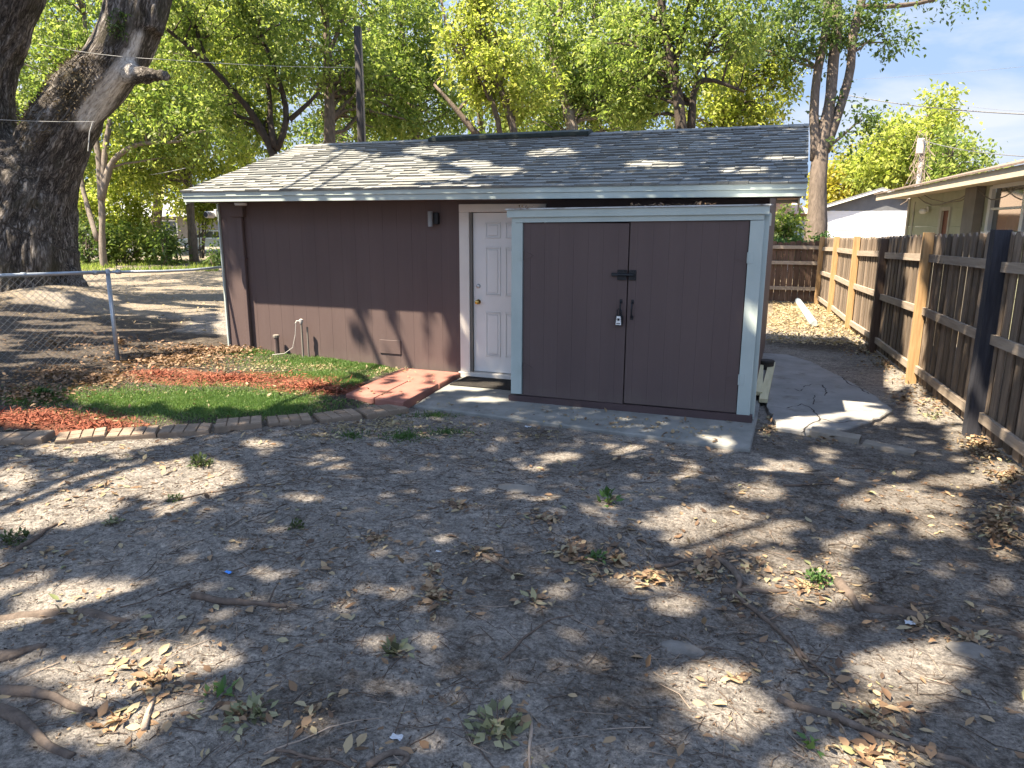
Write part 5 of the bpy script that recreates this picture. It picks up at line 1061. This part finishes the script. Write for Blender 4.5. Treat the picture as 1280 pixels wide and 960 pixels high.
spec = [(210, 452, 100, 12, 2200), (120, 475, 60, 14, 1200), (40, 495, 60, 16, 1200), (240, 440, 60, 8, 1000), (290, 440, 40, 6, 600), (60, 470, 60, 14, 500), (70, 430, 60, 14, 400), (150, 430, 60, 14, 300)]
litter('leaf_litter', px_scatter(spec), M['litter_dark'], .035, .075, 'brown leaves heaped under the chain link fence beside the oak', 'leaves', .8, .06)
q = np.stack([RNG.uniform(-.6, 1.3, 6500), RNG.uniform(12.5, 19.2, 6500)], -1); q = q[(q[:, 0] > -.15)|(q[:, 1] > 12.8)]; litter('leaf_litter', np.column_stack([q, gh(q[:, 0], q[:, 1])]), M['straw'], .035, .085, 'sunlit tan dry leaves covering the far side yard', 'leaves', .8, .05)
q = np.stack([RNG.uniform(-24, -7.4, 7000), RNG.uniform(9, 26, 7000)], -1); litter('leaf_litter', np.column_stack([q, gh(q[:, 0], q[:, 1])]), M['straw'], .03, .07, 'dry leaves and straw over the lawn beyond the chain link fence', 'leaves', .7, .03)
n = 260; P = np.column_stack([RNG.uniform(-2.6, -.25, n), YS-.05+np.abs(RNG.normal(size=n))*.18, np.zeros(n)]); P = P[(P[:, 1] < YW-.06)&(fbm(P[:, 0]*2.2, P[:, 0]*0, 1.) > .45)]; P[:, 2] = 2.022+.0126*(P[:, 0]+2.71)+.027*(P[:, 1]-YS+.07)+.004
n = len(P); L = RNG.uniform(.02, .05, n); V, Q = litter_mesh(P, unit(n)*np.array([1, 1, .4]), np.array([0, 0, 1.])+unit(n)*.6, L, L*.5, RNG.uniform(0, .3, n)[:, None]); kind(npmesh('roof_litter', V, Q, M['litter_dark']), 'stuff', 'dead leaves lying on the storage lean-to roof under the eave', 'leaves')
# twigs, needles: 3-sided bent slivers
def slivers(name, P, l0, l1, r0, r1, m, label, cat, tilt=.06):
    n = len(P); a = RNG.uniform(0, 2*pi, n); L = RNG.uniform(l0, l1, n)*RNG.uniform(.3, 1, n); d = np.stack([np.cos(a), np.sin(a), RNG.normal(size=n)*tilt], -1); s = np.stack([-np.sin(a), np.cos(a), 0*a], -1); k = RNG.normal(size=n)*.10*L; r = RNG.uniform(r0, r1, n)
    C = [P-d*(L/2)[:, None], P+s*k[:, None], P+d*(L/2)[:, None]]; V = []
    for i, c in enumerate(C):
        if i != 1: c = c.copy()
        g_ = gh(c[:, 0], c[:, 1]); c[:, 2] = np.maximum(g_, 0*g_-1)+r+np.abs(d[:, 2])*L*.2
        rr = r*(1, .9, .4)[i]
        for j in range(3): b_ = 2*pi*j/3; V.append(c+s*(rr*cos(b_))[:, None]+np.array([0, 0, 1])*(rr*sin(b_))[:, None])
    V = np.stack(V, 1); q = []
    for i in range(2):
        for j in range(3): q.append((i*3+j, i*3+(j+1) % 3, i*3+3+(j+1) % 3, i*3+3+j))
    Q = (np.arange(n)[:, None, None]*9+np.array(q)[None]).reshape(-1, 4); return kind(npmesh(name, V.reshape(-1, 3), Q, m), 'stuff', label, cat)
q = np.stack([RNG.uniform(-7, 2.0, 7500), RNG.uniform(1.6, 7.4, 7500)], -1); q = q[(fbm(q[:, 0]*.9, q[:, 1]*.9, 6.3) > .40)&~in_slab(np.column_stack([q, q[:, 0]]))]; q = q[q[:, 1] < np.interp(q[:, 0], PAV[:, 0], PAV[:, 1])-.25]
q = np.concatenate([q, q[:0]]); slivers('twig_litter', np.column_stack([q, 0*q[:, 0]]), .02, .26, .0009, .0030, M['twig'], 'fine dark twigs and stems strewn over the sandy yard', 'twigs')
q = np.stack([RNG.uniform(-7, 2.0, 26000), RNG.uniform(1.5, 7.2, 26000)], -1); q = q[(fbm(q[:, 0]*2.1, q[:, 1]*2.1, 5.3) > .44)&~in_slab(np.column_stack([q, q[:, 0]]))]; q = q[q[:, 1] < np.interp(q[:, 0], PAV[:, 0], PAV[:, 1])-.3]; slivers('fine_debris', np.column_stack([q, 0*q[:, 0]]), .008, .035, .001, .004, M['debris'], 'crumbs of bark and broken leaf over the sandy yard', 'debris', .3)
q = np.stack([RNG.uniform(-5, 2.0, 700), RNG.uniform(1.6, 6, 700)], -1); slivers('straw_litter', np.column_stack([q, 0*q[:, 0]]), .05, .30, .0012, .003, M['twig_pale'], 'pale straws strewn over the sandy yard', 'straw')
# red mulch and artificial turf
P = px_scatter([(50, 524, 90, 12, 2600), (120, 534, 60, 8, 900), (290, 474, 110, 8, 2200), (385, 484, 60, 8, 1200), (200, 468, 50, 6, 500), (420, 490, 30, 6, 400), (265, 438, 14, 4, 120)])
ok = P[:, 1] > np.interp(P[:, 0], PAV[:, 0], PAV[:, 1])+.02; P = P[ok]; n = len(P); L = RNG.uniform(.03, .10, n)
V, Q = leaves_mesh(P+np.array([0, 0, 1])*RNG.uniform(0, .025, n)[:, None], unit(n)*np.array([1, 1, .3]), np.array([0, 0, 1.])+unit(n)*.7, L, RNG.uniform(.006, .016, n), .2); kind(npmesh('red_mulch', V, Q, M['mulch']), 'stuff', 'red shredded mulch in the bed behind the pavers', 'mulch')
def turf(label, spec, poly_noise=1.):
    P = px_scatter(spec); ok = (P[:, 1] > np.interp(P[:, 0], PAV[:, 0], PAV[:, 1])+.03)&(P[:, 1] < YW-.01)&((P[:, 0] < -4.55)|(P[:, 1] < 6.4)|(P[:, 1] > 8.03)); P = P[ok]; n = len(P)
    D = np.array([0, 0, .8])+unit(n)*.8; D[:, 2] = np.abs(D[:, 2])
    V, Q = leaves_mesh(P-(0, 0, .004), D, unit(n), RNG.uniform(.025, .055, n), RNG.uniform(.004, .009, n)); return kind(npmesh('artificial_turf', V, Q, M['turf']), 'stuff', label, 'artificial grass')
turf('green artificial grass patch behind the edging pavers', [(250, 503, 160, 23, 38000), (140, 500, 50, 12, 5000), (330, 505, 90, 16, 9000), (60, 494, 50, 9, 3500), (30, 500, 40, 8, 1500)])
turf('strip of leaf-strewn artificial grass along the foot of the mauve wall', [(400, 452, 120, 12, 13000), (465, 458, 60, 9, 8000), (320, 440, 50, 6, 4000), (400, 468, 90, 7, 4500), (440, 478, 40, 8, 2500)])
P = px_scatter([(505, 546, 34, 8, 500), (560, 541, 30, 6, 260), (440, 545, 30, 6, 160), (545, 520, 40, 5, 300)]); n = len(P); D = np.array([0, 0, .6])+unit(n)*.8; D[:, 2] = np.abs(D[:, 2])
V, Q = leaves_mesh(P, D, unit(n), RNG.uniform(.02, .06, n), RNG.uniform(.005, .012, n)); kind(npmesh('sparse_grass', V, Q, M['fresh']), 'stuff', 'sparse low green weeds in front of the concrete path', 'weeds')
# ================================================================== STICKS, ROOTS, CLUMPS
def stick(name, label, px, r, m='twig', cat='stick', grp='fallen sticks on the sand', sides=8, side_twig=0, sink=.6, rough=.3):
    P = [G(u, v) for u, v in px]; Pd = []
    for a, c in zip(P[:-1], P[1:]):
        k = max(3, int(np.linalg.norm(c-a)/.05))
        for j in range(k): Pd.append(a+(c-a)*j/k)
    Pd.append(P[-1]); Pd = np.array(Pd)
    for _ in range(3): Pd[1:-1] = (Pd[:-2]+2*Pd[1:-1]+Pd[2:])/4
    n = len(Pd); rr = r*np.linspace(1, .45, n)*(1+.25*(fbm(np.arange(n)*.5, r*99, 1.)-.5)); Pd[:, :2] += (np.stack([fbm(np.arange(n)*.22, kk+r*50, 2.) for kk in (1, 5)], -1)-.5)*.04
    Pd[:, 2] = gh(Pd[:, 0], Pd[:, 1])+rr*sink; b = MB(); b.tube(Pd, rr, sides, rough, r*77)
    for j in range(side_twig):
        i = random.randrange(n//4, n-1); a = random.uniform(0, 6.28); q = Pd[i]; e = q+np.array([cos(a), sin(a), .15])*random.uniform(.08, .2); b.tube([q, (q+e)/2+(0, 0, .01), e], [rr[i]*.5, rr[i]*.4, rr[i]*.15], 5)
    return tag(b.build(name, M[m], None, True), label, cat, grp)
stick('fallen_stick', 'thick dark broken stick lying level in the left middle of the sand', [(243, 748), (285, 755), (325, 758), (358, 760)], .021, side_twig=1)
stick('fallen_stick', 'thin straight twig with a green sprig at its left end, upper left of the sand', [(206, 627), (262, 616), (334, 606)], .008)
stick('fallen_stick', 'short dark curved stick near the left picture edge by a dark green clump', [(24, 688), (45, 676), (72, 656)], .018)
stick('fallen_stick', 'short pale-ended stick in the centre of the sand', [(602, 695), (620, 704), (641, 716)], .010)
stick('fallen_stick', 'dark stick ending beside the sunlit leaf drift right of centre', [(820, 711), (850, 702), (886, 697)], .014, side_twig=1)
stick('fallen_stick', 'thin dark arched twig in the middle of the sand', [(628, 826), (655, 797), (690, 773), (718, 771)], .007)
stick('fallen_stick', 'thin stick in the shade in front of the edging stones', [(980, 608), (1010, 607), (1042, 607)], .010)
stick('fallen_stick', 'long forked dead branch running down the right half of the sand', [(905, 735), (945, 765), (985, 800), (1012, 828), (1035, 845), (1058, 872)], .013, side_twig=4)
stick('fallen_stick', 'side limb of the long dead branch ending in a blunt tip', [(985, 798), (1005, 830), (1018, 848)], .011)
stick('fallen_stick', 'pale peeled stick standing out beside the big wilted leaf clump', [(664, 902), (661, 930), (662, 962)], .008, 'twig_pale')
stick('fallen_stick', 'long thin pale straw stem in the bottom left centre', [(330, 945), (370, 928), (430, 903), (480, 898)], .004, 'twig_pale')
stick('fallen_stick', 'slender stick pointing at the small stones on the right', [(1078, 748), (1105, 757), (1135, 768)], .007)
stick('fallen_stick', 'short pale stub of wood standing in the sunlit leaves at bottom left', [(180, 915), (188, 890), (194, 868)], .014, 'twig_pale')
stick('fallen_stick', 'thin black bent twig at the bottom edge left of centre', [(345, 940), (400, 950), (440, 962)], .007)
stick('fallen_stick', 'hair-thin twig across the sand above the thick dark stick', [(150, 760), (230, 735), (330, 700), (420, 680)], .003)
RG = 'tree roots showing above the sand'
stick('surface_root', 'thick long root entering from the lower left edge and bending down', [(-30, 866), (30, 864), (70, 872), (118, 897)], .026, 'root', 'root', RG, 10, 0, .35)
stick('surface_root', 'curling root at the bottom left corner below the long one', [(-20, 886), (20, 893), (45, 915), (58, 938), (90, 948)], .026, 'root', 'root', RG, 10, 0, .35)
stick('surface_root', 'half buried knobbly root at the left edge above the other two', [(-20, 826), (15, 822), (40, 812), (58, 808)], .034, 'root', 'root', RG, 10, 0, .05)
stick('surface_root', 'broad low buried root swelling across the left side of the sand', [(-30, 780), (40, 768), (100, 764), (160, 778)], .05, 'root', 'root', RG, 10, 0, -.55)
stick('surface_root', 'gnarled root arching among leaves right of centre', [(895, 700), (922, 715), (930, 735), (912, 752)], .022, 'root', 'root', RG, 10, 0, .5)
stick('surface_root', 'straight root lying across the leaf drift right of centre', [(905, 742), (940, 738), (985, 740)], .02, 'root', 'root', RG, 10, 0, .4)
stick('surface_root', 'short thick root stump rising from the sunlit sand on the right', [(1048, 730), (1062, 745), (1074, 765)], .030, 'root', 'root', RG, 10, 0, .5)
stick('surface_root', 'long root running off the bottom right edge under the leaves', [(975, 876), (1030, 892), (1110, 925), (1200, 955), (1290, 985)], .018, 'root', 'root', RG, 10, 0, .5)
stick('surface_root', 'long low root ridge crossing the shaded sand toward the right edge', [(1080, 760), (1140, 768), (1200, 780), (1290, 800)], .03, 'root', 'root', RG, 10, 0, -.2)
stick('surface_root', 'dark looped root at the bottom edge left of the wilted clump', [(460, 962), (480, 948), (505, 940), (515, 950), (500, 962)], .014, 'root', 'root', RG, 10, 0, .8)
def clump(label, u, v, rad, n, L, m, name='leaf_clump', cat='leaf clump', h=.6, stem=False, grp='green leaf clumps on the sand'):
    c = G(u, v); P = c+unit(n)*np.array([rad, rad, rad*h])*(RNG.random(n)**.5)[:, None]; P[:, 2] = np.maximum(np.abs(P[:, 2]-c[2])+c[2], gh(P[:, 0], P[:, 1]))+.004
    D = (P-c)/rad+unit(n)*.8; Ln = RNG.uniform(.6, 1.2, n)*L; V, Q = leaves_mesh(P, D+np.array([0, 0, .1]), np.array([0, 0, 1.])+unit(n)*.6, Ln, Ln*RNG.uniform(.4, .65, n))
    T = thing(name, label, cat, tuple(c), grp); npmesh('leaves', V, Q, M[m], T); b = MB()
    for k in range(5): a = random.uniform(0, 6.28); b.tube([c-(0, 0, .005), c+np.array([cos(a)*rad*.4, sin(a)*rad*.4, rad*h*.5]), c+np.array([cos(a)*rad*.8, sin(a)*rad*.8, rad*h*.7])], .0025, 4)
    b.build('stem', M['twig'], T); return T
clump('dark green moss-like clump in the upper left of the sand', 252, 583, .085, 150, .035, 'moss', h=1.)
clump('small dark green clump left of centre in the shade', 370, 660, .045, 70, .026, 'moss', h=.9)
clump('dark green sprig at the left picture edge', 16, 677, .10, 110, .035, 'moss', h=.5)
clump('tiny green sprig left of the small dark clump', 143, 655, .05, 40, .035, 'wilt', h=.4)
clump('green sprig on the end of a thin straight twig', 218, 625, .05, 50, .03, 'moss', h=.3)
clump('upright bright green seedling in the middle right of the sand', 760, 630, .06, 34, .06, 'fresh', 'seedling', 'seedling', 1.3, grp='green seedlings')
clump('small blue-green leaf cluster in the lower centre', 497, 817, .055, 22, .06, 'wilt', h=.5)
clump('large wilted olive leaf clump at the bottom centre', 622, 912, .11, 70, .06, 'wilt', h=.4)
clump('green leaf pair beside the sunlit drift at lower left', 272, 872, .06, 16, .06, 'fresh', h=.35)
clump('wilted grey-green leaf cluster next to the green leaf pair', 312, 895, .09, 50, .05, 'wilt', h=.3)
clump('yellow-green mossy tuft in the sunlit patch on the right', 1022, 727, .07, 150, .03, 'fresh', h=.8)
clump('tiny vivid green seedling at the bottom right', 1013, 936, .035, 9, .05, 'fresh', 'seedling', 'seedling', .9, grp='green seedlings')
clump('green sprig among dry leaves right of centre', 745, 700, .05, 24, .045, 'fresh', h=.5)
clump('weedy green tuft at the foot of the blackened fence post', 1165, 522, .07, 30, .045, 'wilt', h=.5)
clump('green weed at the left end of the pavers', 52, 497, .09, 260, .05, 'fresh', h=.9)
clump('dark green fern-like weed against the wall foot right of the standpipe', 400, 443, .10, 120, .05, 'moss', h=.8)
def rock(name, label, cat, u, v, rx, ry, rz, m, seed, flat_=1.):
    c = G(u, v); b = MB(); V = []; F_ = []; nu, nv_ = 14, 7
    for i in range(nv_+1):
        for j in range(nu):
            th, ph = 2*pi*j/nu, -pi/2+pi*i/nv_; d = np.array([cos(th)*cos(ph), sin(th)*cos(ph), sin(ph)]); k = .7+.6*float(fbm(d[0]*1.6+seed, d[1]*1.6, d[2]*1.6)); V.append(c+d*k*np.array([rx, ry, rz]))
    F_ = [(i*nu+j, i*nu+(j+1) % nu, (i+1)*nu+(j+1) % nu, (i+1)*nu+j) for i in range(nv_) for j in range(nu)]
    return tag(b.add(V, F_).build(name, M[m]), label, cat)
rock('flat_stone', 'flat grey stone half buried in the shaded sand left of the seedling', 'stone', 645, 612, .16, .09, .022, 'edging', 3)
rock('concrete_lump', 'crumbling pale concrete lump among leaves on the right', 'stone', 1213, 816, .10, .07, .03, 'stone', 5)
rock('flat_stone', 'pale flat stone lying on the edge of the sunlit patch right of centre', 'stone', 852, 812, .11, .055, .022, 'stone', 6)
rock('flat_stone', 'small grey flat stone left of the lower sunlit patch on the right', 'stone', 1078, 838, .05, .03, .018, 'stone', 8)
def scrap(label, u, v, s, m):
    c = G(u, v, .012); b = MB(); k = 5; V = [c+np.array([(i/(k-1)-.5)*s*1.5, (j/(k-1)-.5)*s, random.uniform(-.25, .35)*s*.6+.002]) for j in range(k) for i in range(k)]; b.add(V, [(j*k+i, j*k+i+1, (j+1)*k+i+1, (j+1)*k+i) for j in range(k-1) for i in range(k-1)])
    return tag(b.build('plastic_scrap', M[m]), label, 'litter', 'scraps of litter on the sand')
scrap('bright blue plastic scrap on the left of the sand', 286, 718, .026, 'blue_scrap')
scrap('crumpled whitish scrap just in front of the concrete path', 660, 535, .04, 'white_scrap')
scrap('crumpled grey-white scrap in the bottom left centre', 496, 925, .03, 'white_scrap')
scrap('small whitish scrap above the leaf drift in the centre', 548, 692, .02, 'white_scrap')
scrap('grey-white scrap among leaves near the right edge', 1137, 782, .03, 'white_scrap')
# ================================================================== SKY, SUN, CAMERA
w = bpy.data.worlds.new('World'); SC.world = w; w.use_nodes = True; nt = w.node_tree; nt.nodes.clear()
N_ = lambda t: nt.nodes.new('ShaderNode'+t)
sky = N_('TexSky'); sky.sky_type = 'NISHITA'; sky.sun_disc = False; el = math.asin(SUN[2]); sky.sun_elevation = el; sky.sun_rotation = atan2(SUN[0], SUN[1]) % (2*pi)
sky.altitude = 0; sky.air_density = 1.; sky.dust_density = .6; sky.ozone_density = 3.
tc = N_('TexCoord'); mp = N_('Mapping'); mp.inputs['Scale'].default_value = (1.2, 1.2, 4.2); mp.inputs['Location'].default_value = (.4, .1, .3); nt.links.new(tc.outputs['Generated'], mp.inputs[0])
nz = N_('TexNoise'); nz.inputs['Scale'].default_value = 2.6; nz.inputs['Detail'].default_value = 7; nz.inputs['Roughness'].default_value = .55; nz.inputs['Distortion'].default_value = .5; nt.links.new(mp.outputs[0], nz.inputs['Vector'])
cr_ = N_('ValToRGB'); cr_.color_ramp.elements[0].position = .42; cr_.color_ramp.elements[0].color = (.10, .10, .10, 1); cr_.color_ramp.elements[1].position = .64; cr_.color_ramp.elements[1].color = (.8, .8, .8, 1); nt.links.new(nz.outputs['Fac'], cr_.inputs[0])
mx = N_('Mix'); mx.data_type = 'RGBA'; nt.links.new(cr_.outputs[0], mx.inputs[0]); nt.links.new(sky.outputs[0], mx.inputs[6]); mx.inputs[7].default_value = (1.50, 1.54, 1.66, 1)
bg = N_('Background'); bg.inputs['Strength'].default_value = .15; nt.links.new(mx.outputs[2], bg.inputs[0])
sx = N_('SeparateXYZ'); nt.links.new(tc.outputs['Generated'], sx.inputs[0]); mr = N_('MapRange'); mr.interpolation_type = 'SMOOTHSTEP'; mr.inputs[1].default_value = .24; mr.inputs[2].default_value = .46; mr.inputs[3].default_value = .97; mr.inputs[4].default_value = .05; nt.links.new(sx.outputs[2], mr.inputs[0])
hz_ = N_('Mix'); hz_.data_type = 'RGBA'; nt.links.new(mr.outputs[0], hz_.inputs[0]); nt.links.new(sky.outputs[0], hz_.inputs[6]); hz_.inputs[7].default_value = (.60, .90, 1.42, 1); nt.links.new(hz_.outputs[2], mx.inputs[6]); wo = N_('OutputWorld'); nt.links.new(bg.outputs[0], wo.inputs[0])
sl = bpy.data.lights.new('sun', 'SUN'); sl.energy = 5.0; sl.angle = radians(.53); sl.color = (1., .87, .68); so = bpy.data.objects.new('sun', sl); COL.objects.link(so)
from mathutils import Vector, Matrix
so.rotation_euler = Vector(SUN.tolist()).to_track_quat('Z', 'Y').to_euler()
cam = bpy.data.cameras.new('camera'); cam.sensor_width = 36.; cam.lens = F/1280*36.; cam.clip_start = .05; cam.clip_end = 600; co_ = bpy.data.objects.new('camera', cam); COL.objects.link(co_)
m3 = Matrix(((RV[0], UV[0], -fw[0], 0.), (RV[1], UV[1], -fw[1], 0.), (RV[2], UV[2], -fw[2], CH), (0, 0, 0, 1))); co_.matrix_world = m3; SC.camera = co_
vs = SC.view_settings; vs.view_transform = 'Standard'; vs.look = 'None'; vs.gamma = 1.; vs.use_curve_mapping = False; vs.exposure = 2.15
SC.cycles.max_bounces = 6; SC.cycles.diffuse_bounces = 3; SC.cycles.transmission_bounces = 4; SC.cycles.transparent_max_bounces = 4
